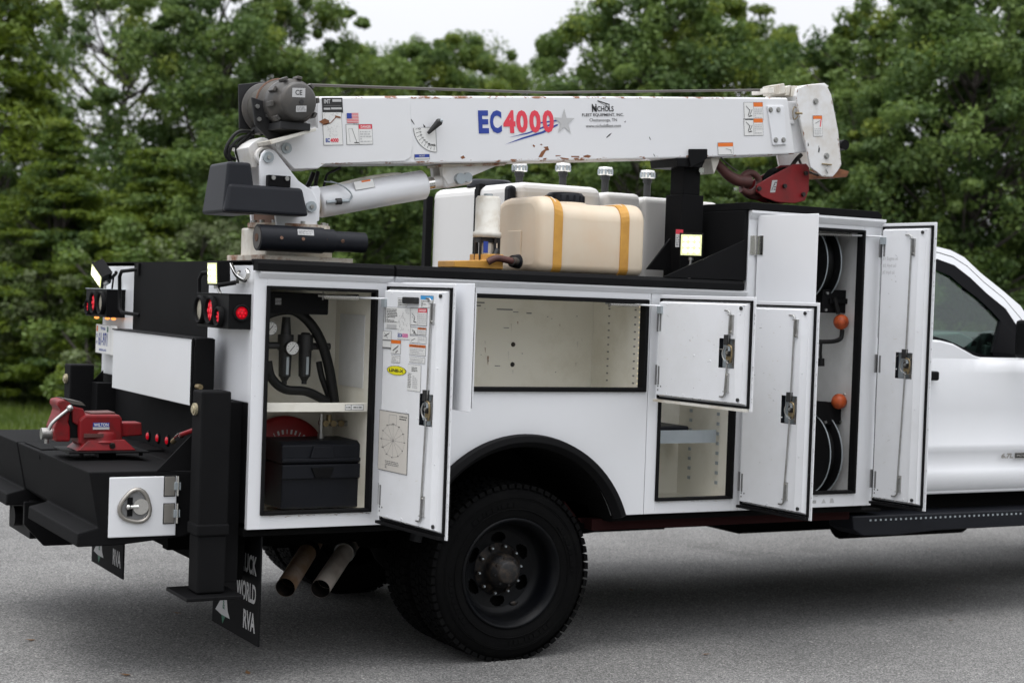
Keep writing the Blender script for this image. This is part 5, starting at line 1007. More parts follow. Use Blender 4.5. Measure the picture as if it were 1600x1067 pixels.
# boom rest post
(x0, z0), (x1, z1) = [(2.3904,1.227),(2.5139,1.5911)]; (x2, z2), (x3, z3) = [(2.3813,1.6025),(2.4953,1.8199)]
b = B(BLACKT); b.box(x0 - .01, x1 + .0, .27, .42, 1.14, z1 + .0); b.box(x0 + .005, x1 - .015, .285, .405, z1, z3 - .02); po = part(b, 'boom_rest', bevel=.004)
b = B(BLACK); b.prism([(2.381,1.8173),(2.492,1.8256),(2.4941,1.7801),(2.4709,1.7621),(2.3931,1.7241),(2.3835,1.7623)], 1, .222, .236); b.prism([(2.3123,1.7669),(2.4941,1.7801),(2.4724,1.7297),(2.3221,1.7256)], 1, .236, .48); b.prism([(2.5632,1.8476),(2.6785,1.8563),(2.6807,1.8091),(2.5658,1.7906)], 1, .47, .484); b.build('boom_cradle', None, po, bevel=.003)
b = B(CHROME); p = (2.488,1.7176); b.cyl((p[0], .262, p[1]), (p[0], .28, p[1]), .016, n=14); b.build('pin_head', None, po)
b = B(BLACK); b.prism([(2.2215,1.2007),(2.3592,1.3657),(2.3667,1.1999)], 1, .33, .345); b.build('post_gusset', None, po)
d = Decal((((2.3461,1.3198))[0], .268, ((2.3461,1.3198))[1]), (1, 0, 0), (0, 0, 1)); d.rect(0, 0, .045, .09, P_WHT, 1); d.rect(0, .066, .045, .09, P_REDL, 2); d.lines(.004, .006, .041, .06, 6, P_GRY, 4, 2); d.build('warning_label', po)
q = (2.3404,1.3273); lc = (q[0], .12, q[1]); work_lamp(lc, (-.62, -.78, -.02), 'square work lamp standing on the rail by the tall compartment', .060, .05, (q[0] + .01, .14, 1.16))

# ---- hook block hanging under the boom tip
HK = thing('hook_block', 'red hook block with a rusty brown hook slung under the boom tip', 'hook', (3.05, .35, 1.60))
HP = [(2.8666,1.6707),(2.9654,1.7245),(3.1033,1.795),(3.1895,1.8046),(3.2123,1.7856),(3.214,1.6623),(3.1907,1.6061),(3.1221,1.5883),(3.0018,1.588),(2.9075,1.6093),(2.8684,1.6338)]
b = B(REDH); b.prism(HP, 1, .290, .302); part(b, 'side_plate', bevel=.003, parent=HK)
b = B(REDH); b.prism(HP, 1, .398, .410); part(b, 'side_plate', bevel=.003, parent=HK)
(cx_, cz_) = (3.0657,1.6836); b = B(DARK); b.lathe([(.01, 0), (.095, 0), (.08, .04), (.095, .08), (.01, .08)], (cx_, .31, cz_), (0, 1, 0), 32); part(b, 'sheave', parent=HK)
for p in ((2.8767,1.6508), (3.0453,1.6751), (3.1839,1.7523), (3.1722,1.6388)):
    b = B(HUB); b.cyl((p[0], .276, p[1]), (p[0], .29, p[1]), .012, n=6); part(b, 'bolt', parent=HK)
(x0, z0) = (2.9534,1.6354); d = Decal((x0, .2894, z0), (1, 0, .1), (.18, 0, 1)); d.rect(0, 0, .034, .066, P_LGR, 1); d.line((.008, .01), (.02, .055), .006, P_GRY, 2); d.lines(.02, .01, .032, .06, 4, P_BLK, 2, 2); d.build('capacity_label', HK)
b = B(REDB); b.tube([(x, .33, z) for x, z in [(2.6226,1.7793),(2.6569,1.7485),(2.7081,1.712),(2.7588,1.6919),(2.8006,1.688),(2.8425,1.6874)]], .028, 12, rads=(.022, .036)); b.tube([(x, .33, z) for x, z in [(2.8021,1.6578),(2.7998,1.7047),(2.8321,1.7304),(2.8742,1.7299),(2.9094,1.6985),(2.8948,1.6503),(2.8454,1.6269),(2.7944,1.6439)]], .018, 12); b.tube([(x, .35, z) for x, z in [(2.8168,1.6664),(2.8523,1.6248),(2.9117,1.6183),(2.9443,1.6475)]], .022, 10); part(b, 'hook', parent=HK)
b = B(DIRTW); b.prism([(2.5557,1.786),(2.6081,1.7964),(2.609,1.7766),(2.5796,1.7084),(2.57,1.7408)], 1, .28, .42); part(b, 'hook_keeper', parent=HK)
b = B(CABLE); b.tube([(x, .35, z) for x, z in [(3.185,1.8346),(3.2179,1.7887),(3.2942,1.7595),(3.4194,1.7471)]], .007, 8); part(b, 'wire_rope', parent=HK); b = B(HUB); b.tube([(x, .33, z) for x, z in [(3.1194,1.7808),(3.1519,1.8241),(3.1853,1.854)]], .012, 8); part(b, 'shackle', parent=HK); b = B(CABLE); b.tube([(x, .3, z) for x, z in [(2.6325,1.7982),(2.675,1.7681),(2.7427,1.7328)]], .004, 6); part(b, 'wire_rope', parent=HK)

# ================================================================= tanks on the deck
def rbox(name, x0, x1, y0, y1, z0, z1, m, parent, bev, label=None):
    b = B(m); b.box(x0, x1, y0, y1, z0, z1); return part(b, name, bevel=bev, seg=4, parent=parent, label=label)
WT = thing('fluid_tank', 'large white plastic tank with a black strap on the deck behind the tan tank', 'tank', (1.9, 1.05, .40))
rbox('tank_body', 1.60, 2.10, .58, 1.58, .40, 1.620, TANK, WT, .05)
b = B(PLAST); b.lathe([(.001, .04), (.105, .04), (.12, .03), (.125, 0)], (1.74, 1.16, 1.62), (0, 0, 1), 28); part(b, 'lid', parent=WT)
b = B(BLACK); b.box(1.590, 1.600, 1.00, 1.05, .5, 1.60); b.box(1.595, 1.63, 1.00, 1.05, 1.600, 1.628); part(b, 'strap', parent=WT, bevel=.002)
b = B(BLACK); b.box(1.56, 1.60, 1.56, 1.60, .4, 1.58); part(b, 'edge_guard', parent=WT)
b = B(PLAST); b.box(1.556, 1.60, .60, .67, 1.50, 1.60); part(b, 'handle', parent=WT, bevel=.02)
WT2 = thing('fluid_tank', 'white plastic tank between the strapped tank and the boom rest post', 'tank', (2.25, 1.0, .40))
rbox('tank_body', 2.115, 2.335, .58, 1.50, .40, 1.600, TANK, WT2, .03)
WT3 = thing('fluid_tank', 'white plastic tank standing behind the black boom rest post', 'tank', (2.42, 1.0, .40))
rbox('tank_body', 2.35, 2.545, .58, 1.50, .40, 1.590, TANK, WT3, .03); rbox('tank_body', 2.555, 2.90, .66, 1.50, .40, 1.592, TANK, WT3, .03)
for k, (px, lb_, own) in enumerate((((1.8314,1.7272), 0, WT), ((2.1007,1.746), 1, WT), ((2.3707,1.7438), 2, WT2), ((2.6487,1.7451), 3, WT3))):
    x, z = px; b = B(P_BLK); b.cyl((x, 1.0, 1.60), (x, 1.0, z), .020, n=14); b.cyl((x, 1.0, z - .045), (x, 1.0, z - .02), .026, n=14); br = part(b, 'breather_stem', parent=own)
    b = B(CHROME); b.lathe([(.001, .022), (.036, .022), (.040, .018), (.040, -.022), (.001, -.022)], (x, 1.0, z), (0, 0, 1), 24)
    for q in range(12): t = q * math.pi / 6; b.box(-.006, .006, -.004, .002, -.018, .010, m=GALV, T=lambda a, y, zz, t=t: Vector((x, 1.0, z)) + Vector((math.cos(t), math.sin(t), 0)) * (.041 + y) + Vector((-math.sin(t), math.cos(t), 0)) * a + Vector((0, 0, zz)))
    b.build('breather_cap', None, br)
# tan tank
TT = thing('oil_tank', 'tan plastic oil tank held by two yellow straps on the near side pack', 'tank', (1.78, .34, 1.155))
def tan_ring(x, f, dz=0.):
    y0, y1, z0, z1 = .13 , .64, 1.158, 1.500 + (.026 if x < 1.57 else (.012 if x > 1.95 else .002 + max(0, 1.63 - x) * .3)) + dz; cy_, cz_ = (y0 + y1) / 2, (z0 + z1) / 2; hy, hz = (y1 - y0) / 2 * f, (z1 - z0) / 2 * f; out = []
    for (sx, sz, r, a0) in ((1, 1, .17, 0), (-1, 1, .085, 90), (-1, -1, .04, 180), (1, -1, .04, 270)):
        r *= f
        for k in range(7): t = R_(a0 + 15 * k); out.append((x, cy_ + sx * (hy - r) + r * math.cos(t), cz_ + sz * (hz - r) + r * math.sin(t)))
    return out
b = B(TAN); xs = [(1.470, .80), (1.473, .88), (1.482, .95), (1.498, .985), (1.52, 1.), (1.565, 1.), (1.585, .99), (1.62, .985), (1.75, .985), (1.90, .985), (1.935, .99), (1.955, 1.), (2.03, 1.), (2.052, .985), (2.066, .95), (2.074, .88), (2.076, .80)]
rings = [tan_ring(*q) for q in xs]; n_ = 28; vs = [p for r in rings for p in r]
b.add(vs, [(j * n_ + i, j * n_ + (i + 1) % n_, (j + 1) * n_ + (i + 1) % n_, (j + 1) * n_ + i) for j in range(len(rings) - 1) for i in range(n_)], smooth=True); b.add(rings[0], [tuple(range(n_))]); b.add(rings[-1], [tuple(range(n_))[::-1]]); part(b, 'tank_body', parent=TT)
b = B(TAN); b.lathe([(.12, -.06), (.115, .0), (.10, .012), (.001, .012)], (1.72, .33, 1.497), (0, 0, 1), 30); part(b, 'filler_neck', parent=TT)
b = B(PLAST); b.lathe([(.094, 0), (.094, .035), (.082, .048), (.001, .052)], (1.72, .33, 1.509), (0, 0, 1), 30)
for q in range(16): t = q * math.pi / 8; b.cyl((1.72 + .094 * math.cos(t), .33 + .094 * math.sin(t), 1.511), (1.72 + .094 * math.cos(t), .33 + .094 * math.sin(t), 1.542), .006, n=6)
part(b, 'lid', parent=TT)
b = B(TAN); b.box(1.4645, 1.471, .31, .44, 1.22, 1.36); part(b, 'moulded_panel', parent=TT, bevel=.004)
for xx in (1.545, 1.925):
    b = B(YEL); rg_ = tan_ring(xx, 1.012); rg2 = tan_ring(xx + .048, 1.012); n_ = 28
    rg3 = tan_ring(xx, .97); rg4 = tan_ring(xx + .048, .97)
    b.add(rg_ + rg2 + rg3 + rg4, [(i, (i + 1) % n_, n_ + (i + 1) % n_, n_ + i) for i in range(n_)] + [(i, (i + 1) % n_, 2 * n_ + (i + 1) % n_, 2 * n_ + i) for i in range(n_)] + [(n_ + i, n_ + (i + 1) % n_, 3 * n_ + (i + 1) % n_, 3 * n_ + i) for i in range(n_)], smooth=False); part(b, 'strap', parent=TT)
(x0, z0), (x1, z1) = [(1.2703,1.2056),(1.4313,1.2063)]
b = B(REDB); b.tube([(x0 - .05, .18, z0 - .01), (x0 - .01, .17, z0 + .01), (x0 + .05, .18, z0 + .004), (x0 + .10, .20, z0)], .017, 10); b.cyl((x0 + .08, .19, z0), (x1 - .02, .24, z1), .020, n=12, m=WINCH); b.cyl((x1 - .05, .24, z1), (x1 - .01, .25, z1), .028, .036, n=16, m=PLAST); part(b, 'suction_hose', parent=TT)
(x0, z0), (x1, z1) = [(1.2752,1.5004),(1.2879,1.1759)]
PM = thing('lube_pump', 'dirty white lubrication pump on a yellow base beside the tan tank', 'pump', (x0, .30, 1.155))
b = B(DIRTW); b.lathe([(.001, .012), (.052, .012), (.060, .0), (.060, -.155), (.068, -.160), (.068, -.185), (.001, -.185)], (x0, .30, z0 - .0), (0, 0, 1), 30); part(b, 'motor_housing', parent=PM)
b = B(GALV); b.cyl((x0, .30, z0 + .010), (x0, .30, z0 + .024), .022, n=14); part(b, 'cap', parent=PM)
b = B(HUB); b.cyl((x0, .30, z0 - .37), (x0, .30, z0 - .18), .035, n=14, m=DIRTW); b.box(x0 - .05, x0 + .05, .26, .34, z0 - .21, z0 - .185)
for (dx, dy) in ((-.05, -.03), (.05, -.03), (.045, .03), (-.045, .03), (.02, -.045)): b.cyl((x0 + dx, .30 + dy, z0 - .36), (x0 + dx, .30 + dy, z0 - .18), .007, n=8)
b.box(x0 - .045, x0 - .022, .245, .25, z0 - .26, z0 - .205, m=P_BLU); b.box(x0 - .045, x0 - .022, .245, .25, z0 - .30, z0 - .265, m=P_LGR); b.cyl((x0 + .0, .24, z0 - .30), (x0 + .03, .25, z0 - .24), .014, n=10, m=P_BLK); b.cyl((x0 + .03, .24, z0 - .27), (x0 + .045, .24, z0 - .35), .010, n=8, m=RUST); b.cyl((x0 - .01, .23, z0 - .38), (x0 - .01, .23, z0 - .30), .02, n=12, m=P_BLK)
part(b, 'pump_body', parent=PM)
b = B(YEL); b.prism([(x0 - .22, 1.165), (x0 + .04, 1.165), (x0 + .04, 1.235), (x0 - .05, 1.235), (x0 - .05, 1.205), (x0 - .22, 1.195)], 1, .20, .38); part(b, 'pump_base', parent=PM, bevel=.004)

# ================================================================= bench vise on the bumper deck
VY = .80
VS = thing('bench_vise', 'worn red bench vise on a black plate at the back of the bumper deck', 'vise', (-.42, VY, .24))
vp = lambda l: l
b = B(BLACK); b.box(-.60, -.235, VY - .14, VY + .16, .268, .276); b.box(-.44, -.36, VY - .04, VY + .04, .238, .268)
for dx in (-.54, -.27): b.cyl((dx, VY - .12, .255), (dx, VY - .12, .268), .010, n=8)
part(b, 'mount_plate', bevel=.002, parent=VS)
b = B(REDV); b.lathe([(.001, .085), (.082, .085), (.088, .07), (.09, .045), (.10, .035), (.001, .035)], (-.42, VY, .276), (0, 0, 1), 30)
b.add([(-.555, VY - .10, .277), (-.285, VY - .10, .277), (-.285, VY + .10, .277), (-.555, VY + .10, .277), (-.50, VY - .085, .325), (-.335, VY - .085, .325), (-.335, VY + .085, .325), (-.50, VY + .085, .325)], [(0, 3, 2, 1), (4, 5, 6, 7), (0, 1, 5, 4), (1, 2, 6, 5), (2, 3, 7, 6), (3, 0, 4, 7)]); b.cyl((-.395, VY - .104, .298), (-.395, VY - .088, .302), .014, n=6, m=HUB)
part(b, 'swivel_base', bevel=.004, parent=VS)
Y_ = VY - .085
def vpoly(b, l, y0, y1, m=None): b.prism(l, 1, y0, y1, m)
P1_ = [(-0.5431,0.4154),(-0.515,0.4383),(-0.3579,0.4378),(-0.3456,0.4173),(-0.3422,0.3034),(-0.3834,0.3039),(-0.4005,0.2866),(-0.5223,0.2883),(-0.5402,0.3116)]
b = B(REDV); vpoly(b, P1_, VY - .075, VY + .075); part(b, 'fixed_body', bevel=.010, parent=VS)
b = B(REDV); vpoly(b, [(-0.5742,0.4773),(-0.5222,0.4657),(-0.5038,0.4251),(-0.5029,0.3962),(-0.5372,0.3848),(-0.5664,0.4023)], VY - .06, VY + .10); part(b, 'fixed_jaw', bevel=.006, parent=VS)
b = B(REDV); vpoly(b, [(-0.6348,0.5003),(-0.6065,0.5061),(-0.5747,0.4946),(-0.5766,0.46),(-0.5865,0.4024),(-0.5772,0.3793),(-0.5755,0.3159),(-0.6439,0.3167),(-0.6485,0.3799),(-0.63,0.4314),(-0.6223,0.4601),(-0.637,0.4774)], VY - .06, VY + .10); part(b, 'moving_jaw', bevel=.008, parent=VS)
b = B(WINCH); vpoly(b, [(-0.6065,0.509),(-0.5288,0.4946),(-0.511,0.4773),(-0.5745,0.4859)], VY - .06, VY + .11); part(b, 'jaw_face', parent=VS)
b = B(REDV); vpoly(b, [(-0.3398,0.3994),(-0.2475,0.3989),(-0.2427,0.3398),(-0.3379,0.3348)], VY - .045, VY + .045); part(b, 'slide_bar', bevel=.006, parent=VS)
b = B(REDB); vpoly(b, [(-0.4841,0.4454),(-0.3733,0.448),(-0.3699,0.4333),(-0.4837,0.4309)], VY - .05, VY + .07); part(b, 'anvil', bevel=.003, parent=VS)
b = B(REDB); vpoly(b, [(-0.5207,0.3535),(-0.434,0.3527),(-0.4336,0.3382),(-0.5202,0.3362)], VY - .088, VY - .07);  part(b, 'clamp_bolt', parent=VS)
b = B(BLACK); vpoly(b, [(-0.5827,0.4441),(-0.5568,0.444),(-0.5316,0.3657),(-0.5306,0.3309),(-0.5767,0.3314)], VY - .045, VY + .06); part(b, 'jaw_gap', parent=VS)
(x0, z0) = (-0.6476,0.3488); b = B(STEEL); b.cyl((x0 - .045, VY, z0), (x0 + .03, VY, z0), .026, n=20); b.cyl((x0 - .02, VY - .0, z0 - .045), (x0 - .02, VY, z0 - .025), .010, n=8); part(b, 'screw_head', parent=VS)
pq = [(-0.6756,0.3703),(-0.6622,0.3988),(-0.6264,0.433),(-0.5847,0.4673)]; b = B(STEEL); b.tube([(x, VY - .07, z) for x, z in pq], .0085, 10); p = pq[-1]; b.sphere((p[0], VY - .07, p[1]), .016, 14); part(b, 'handle_bar', parent=VS)
(x0, z0), (x1, z1) = [(-0.4804,0.3713),(-0.4056,0.4027)]; d = Decal((x0, VY - .0762, z0), (1, 0, 0), (0, 0, 1)); w_, h_ = x1 - x0, z1 - z0; d.rect(0, 0, w_, h_, P_LGR, 1); d.rect(0, h_ * .38, w_, h_, P_BLU, 2); d.text('WILTON', w_ * .06, h_ * .46, w_ * .94, h_ * .92, P_WHT, 3, .02); o_ = d.build('maker_label', VS); 

# ================================================================= cab
YS, YE = .16, 2.25
def inset(y): return YS + max(0, (y - .80)) * .32      # tumblehome of the glass house
body = [(3.60, -.02), (5.30, -.02), (5.35, .25), (7.75, .25), (7.8, 0), (8.15, .0), (8.22, .30), (8.20, .62), (8.05, .72), (5.35, .86), (4.80, .80), (4.56, .79), (4.38, .785), (4.22, .845), (4.12, .875), (3.60, .89)]
b = B(WHITE); b.prism([(3.60, .02), (4.62, .02), (5.28, .02), (5.30, .30), (7.22 - .35, .42), (7.8, .40), (8.15, .0), (8.22, .30), (8.20, .62), (8.05, .72), (5.30, .84), (4.60, .785), (4.45, .783), (4.36, .800), (4.20, .862), (4.10, .880), (3.60, .885)], 1, YS + .02, YS + .05)
b.prism([(3.60, .02), (5.28, .02), (5.30, .30), (7.22 - .35, .42), (7.8, .40), (8.15, .0), (8.22, .30), (8.20, .62), (8.05, .72), (5.30, .84), (4.60, .785), (3.60, .885)], 1, YE - .05, YE - .02)
b.box(3.58, 3.60, YS + .02, YE - .02, -.02, 1.40); b.prism([(5.10, .80), (8.05, .70), (8.20, .60), (8.20, .50), (8.10, .66), (5.10, .76)], 1, YS + .05, YE - .05); b.box(8.16, 8.20, YS + .05, YE - .05, .0, .6)
cab = part(b, 'cab', bevel=.01, seg=2)
# door skin with lower sculpted band
b = B(WHITE)
secs = [(.020, .045), (.045, .012), (.11, .002), (.155, .004), (.175, .020), (.255, .012), (.285, .000), (.30, .010), (.50, -.006), (.70, .004), (.79, .022)]
top = [(3.62, .885), (4.08, .882), (4.16, .868), (4.24, .842), (4.34, .806), (4.42, .788), (4.52, .783), (4.78, .788), (5.20, .795)]
vs = []; N = len(secs) + 1
for x, zt in top:
    for z, dy in secs: vs.append((x, YS + dy, z))
    vs.append((x, YS + .035, zt))
b.add(vs, [(i * N + j, (i + 1) * N + j, (i + 1) * N + j + 1, i * N + j + 1) for i in range(len(top) - 1) for j in range(N - 1)], smooth=True)
dr = part(b, 'cab_door')
b = B(BLACK); p = (4.0244,0.6802); b.box(p[0] - .10, p[0] + .018, .115, .15, p[1] - .022, p[1] + .030); b.build('door_handle', None, dr, bevel=.012, seg=3)
# greenhouse: roof rail/pillar (white), black window surround, glass
def tw(poly, y, m, th, nm, sub=None, flip=False):
    b = B(m); n = len(poly)
    yy = lambda z: (y + max(0, z - .80) * .30) if not flip else (2.41 - y - max(0, z - .80) * .30)
    s = 1 if not flip else -1
    b.add([(x, yy(z), z) for x, z in poly] + [(x, yy(z) + s * th, z) for x, z in poly], [tuple(range(n)), tuple(range(n, 2 * n))[::-1]] + [(i, (i + 1) % n, n + (i + 1) % n, n + i) for i in range(n)]); return b.build(nm, None, sub or cab)
o1 = [(4.2222,1.4079),(4.3162,1.394),(4.4124,1.3578)]; o2 = (4.5179,1.2734); o3 = (4.67,1.1757); o4 = (4.7923,1.0908)
outer = [(3.62, o1[0][1] + .012), (3.80, o1[0][1] + .010)] + o1 + [o2, o3, o4, (4.98, .82)]
n1 = [(4.207,1.3378),(4.3263,1.3081)]; n2 = (4.4347,1.2408); n3 = (4.5396,1.1566); n4 = (4.6706,1.0707)
inner = [(3.62, n1[0][1] + .012), (3.80, n1[0][1] + .010)] + n1 + [n2, n3, n4, (4.86, .795)]
g1 = [(4.1867,1.2751),(4.281,1.2459)]; g2 = (4.3531,1.194); g3 = (4.4663,1.1248); g4 = (4.5553,1.0546); g5 = (4.619,0.9942)
for fl2 in (False, True):
    tw(outer + inner[::-1], YS + .02, WHITE, .03, 'roof_rail', flip=fl2)
    win_o = inner[:]; win_i = [(3.62, g1[0][1] + .012), (3.80, g1[0][1] + .010)] + g1 + [g2, g3, g4, g5, (4.515, .82)]
    bot = [(4.515, .80), (4.42, .805), (4.34, .824), (4.24, .860), (4.16, .886), (4.08, .900), (3.62, .903)]
    bot_o = [(4.86, .79), (4.52, .785), (4.42, .79), (4.34, .808), (4.24, .844), (4.16, .870), (4.08, .884), (3.62, .887)]
    tw(win_o + win_i[::-1], YS + .022, TRIM, .02, 'window_frame', flip=fl2); tw(bot_o + bot[::-1], YS + .022, TRIM, .02, 'window_frame', flip=fl2); tw([(4.515, .79), (4.80, .79), (4.80, .84), (g5[0] - .005, g5[1] + .01), (4.505, .82)], YS + .024, TRIM, .02, 'window_frame', flip=fl2)
    tw(win_i + bot, YS + .035, GLASS, .004, 'side_window', flip=fl2)
zr_ = o1[0][1]
b = B(WHITE); b.prism([(3.62, zr_ + .012), (3.80, zr_ + .010), (o1[0][0], zr_), (o1[1][0], o1[1][1]), (o1[2][0], o1[2][1]), (o1[2][0], o1[2][1] - .02), (3.62, zr_ - .02)], 1, .39, 2.02); b.build('roof', None, cab)
b = B(GLASS); b.quad((o1[2][0] + .02, .37, o1[2][1] - .01), (o1[2][0] + .02, 2.04, o1[2][1] - .01), (4.98, 2.2, .83), (4.98, .21, .83)); b.build('windscreen', None, cab)
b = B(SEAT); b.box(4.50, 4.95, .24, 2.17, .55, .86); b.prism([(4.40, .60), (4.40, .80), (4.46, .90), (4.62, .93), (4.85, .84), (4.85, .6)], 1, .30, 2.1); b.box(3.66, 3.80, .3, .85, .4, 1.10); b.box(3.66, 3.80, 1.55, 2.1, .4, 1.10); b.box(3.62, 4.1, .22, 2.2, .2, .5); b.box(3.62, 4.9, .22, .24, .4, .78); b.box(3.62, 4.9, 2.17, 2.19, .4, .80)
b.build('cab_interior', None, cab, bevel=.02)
# dashboard top, the light it catches put into a paler colour, grab handle, vents
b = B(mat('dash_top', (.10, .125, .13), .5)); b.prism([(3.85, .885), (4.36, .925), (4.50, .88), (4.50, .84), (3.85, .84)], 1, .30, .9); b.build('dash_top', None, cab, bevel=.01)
g = [(4.407,1.1954),(4.4041,1.1585),(4.436,1.1227),(4.5388,1.0777),(4.5897,1.0717),(4.5886,1.0902)]; b = B(BLACK); b.tube([(x, .33, z) for x, z in g], .013, 10); b.build('grab_handle', None, cab)
b = B(BLACK); b.prism([(4.48,0.7942),(4.505,0.883),(4.5376,0.9279),(4.6176,0.9406),(4.6994,0.935),(4.7586,0.7981)], 1, .26, .34); b.build('mirror_foot', None, cab, bevel=.01)
g = (4.5359,0.8692); b = B(STEEL); b.cyl((g[0], .250, g[1]), (g[0], .26, g[1]), .005, n=8); b.cyl((g[0] + .012, .25, g[1]), (g[0] + .012, .26, g[1]), .005, n=8); b.build('mirror_bolt', None, cab)
g = [(4.5387,0.9898),(4.5986,0.9912),(4.6103,0.7922)]; b = B(BLACK); b.box(g[0][0] + .06, g[0][0] + .16, -.12, .12, g[2][1] + .0, g[0][1] + .02); part(b, 'door_mirror', bevel=.02)
for dy_ in (0,): b = B(P_BLK); rr_ = [((a_[0] * .5 + c_[0] * .5), (a_[1] * .58 + c_[1] * .42)) for a_, c_ in zip(outer, inner)][:8]; b.add([(x, YS + .0185 + max(0, z - .80) * .30, z) for x, z in rr_] + [(x, YS + .0185 + max(0, z - .80) * .30, z - .005) for x, z in rr_], [(i, i + 1, 9 + i, 8 + i) for i in range(7)]); b.build('shut_line', None, cab)
# badge
p = [(4.5702,0.2154),(4.7578,0.2123),(4.7558,0.2457)]; d = Decal((p[0][0], .1555, p[0][1]), (1, 0, 0), (0, 0, 1)); hh = .030; d.text('6.7L', 0, 0, .095, hh, STAINL, 2, .05, slant=.25); d.rect(.11, 0, .40, hh, P_BLK, 1); d.frame(.108, -.002, .402, hh + .002, .003, CHROME, 2); d.text('POWER STROKE', .125, .008, .39, hh - .008, CHROME, 3, .02); d.build('engine_badge', cab)
# running board and under-cab
b = B(PLAST); rb = [(3.424,-0.0688),(4.7146,-0.09),(4.7194,-0.1711),(4.0333,-0.1744),(3.754,-0.1778),(3.5043,-0.1612),(3.4357,-0.1241)]; b.prism([(rb[0][0], rb[0][1]), (5.2, -.075), (5.2, -.165), (rb[3][0], -.165), (rb[4][0], -.18), (rb[5][0], -.175), (rb[6][0], -.14)], 1, .08, .28); rbp = part(b, 'running_board', bevel=.006)
b = B(GALV)
for k in range(40): x = rb[0][0] + .12 + k * .036; b.box(x, x + .012, .078, .090, -.098, -.088)
b.build('step_grip', None, rbp)
b = B(DARK); b.box(3.5, 5.2, .30, 2.1, -.16, .03); b.box(3.6, 5.1, 1.3, 2.0, -.34, -.1); b.cyl((3.7, .5, -.16), (4.6, .5, -.16), .10, n=16); b.box(4.9, 7.9, .5, 1.9, -.2, .2); part(b, 'cab_underside')

# ================================================================= planting
def np_mesh(name, verts, faces, mats, mi):
    me = bpy.data.meshes.new(name); nv, nf = len(verts), len(faces); k = faces.shape[1]
    me.vertices.add(nv); me.vertices.foreach_set('co', verts.astype(np.float32).ravel()); me.loops.add(nf * k); me.loops.foreach_set('vertex_index', faces.astype(np.int32).ravel())
    me.polygons.add(nf); me.polygons.foreach_set('loop_start', np.arange(nf, dtype=np.int32) * k); me.polygons.foreach_set('loop_total', np.full(nf, k, dtype=np.int32)); me.polygons.foreach_set('material_index', mi.astype(np.int32))
    for m in mats: me.materials.append(m)
    me.update(calc_edges=True); return me
def leaf_mat(name, c1, c2, var=.5, tr=.35):
    m = bpy.data.materials.new(name); m.use_nodes = True; n = m.node_tree; n.nodes.clear()
    o = n.nodes.new('ShaderNodeOutputMaterial'); d = n.nodes.new('ShaderNodeBsdfDiffuse'); t = n.nodes.new('ShaderNodeBsdfTranslucent'); g = n.nodes.new('ShaderNodeBsdfGlossy'); g.inputs['Roughness'].default_value = .45; g.inputs[0].default_value = (.5, .55, .5, 1)
    tc = n.nodes.new('ShaderNodeTexCoord'); x = n.nodes.new('ShaderNodeTexNoise'); x.inputs['Scale'].default_value = 1.3; x.inputs['Detail'].default_value = 3; n.links.new(tc.outputs['Object'], x.inputs[0])
    x2 = n.nodes.new('ShaderNodeTexWhiteNoise'); gm = n.nodes.new('ShaderNodeNewGeometry')
    n.links.new(gm.outputs['Random Per Island'], x2.inputs['Vector']) if False else None
    r = n.nodes.new('ShaderNodeMapRange'); r.inputs['From Min'].default_value = .35; r.inputs['From Max'].default_value = .65; n.links.new(x.outputs[0], r.inputs[0])
    a = n.nodes.new('ShaderNodeMath'); a.operation = 'MULTIPLY_ADD'; n.links.new(gm.outputs['Random Per Island'], a.inputs[0]); a.inputs[1].default_value = .5; n.links.new(r.outputs[0], a.inputs[2])
    a2 = n.nodes.new('ShaderNodeMath'); a2.operation = 'MULTIPLY'; a2.inputs[1].default_value = .67; n.links.new(a.outputs[0], a2.inputs[0])
    c = n.nodes.new('ShaderNodeMix'); c.data_type = 'RGBA'; c.inputs[6].default_value = (*c1, 1); c.inputs[7].default_value = (*c2, 1); n.links.new(a2.outputs[0], c.inputs[0])
    n.links.new(c.outputs[2], d.inputs[0]); n.links.new(c.outputs[2], t.inputs[0])
    s1 = n.nodes.new('ShaderNodeMixShader'); s1.inputs[0].default_value = tr; n.links.new(d.outputs[0], s1.inputs[1]); n.links.new(t.outputs[0], s1.inputs[2])
    s2 = n.nodes.new('ShaderNodeMixShader'); s2.inputs[0].default_value = .035; n.links.new(s1.outputs[0], s2.inputs[1]); n.links.new(g.outputs[0], s2.inputs[2]); n.links.new(s2.outputs[0], o.inputs[0]); return m
LG = leaf_mat('leaf_green', (.074, .128, .026), (.182, .256, .066)); LD = leaf_mat('leaf_dark', (.046, .088, .024), (.125, .190, .055)); LY = leaf_mat('leaf_yellow_green', (.12, .17, .022), (.24, .29, .050))
LC = leaf_mat('cedar_green', (.055, .098, .010), (.175, .23, .025), tr=.3); LO = leaf_mat('olive_grey_leaf', (.09, .12, .045), (.22, .26, .13)); LR = leaf_mat('reddish_leaf', (.15, .05, .02), (.22, .07, .02)); GR = leaf_mat('grass_blade', (.06, .10, .015), (.15, .20, .035))
BARK = mat('bark', (.045, .038, .032), .9, noise=(12, .8, (.09, .08, .07)))
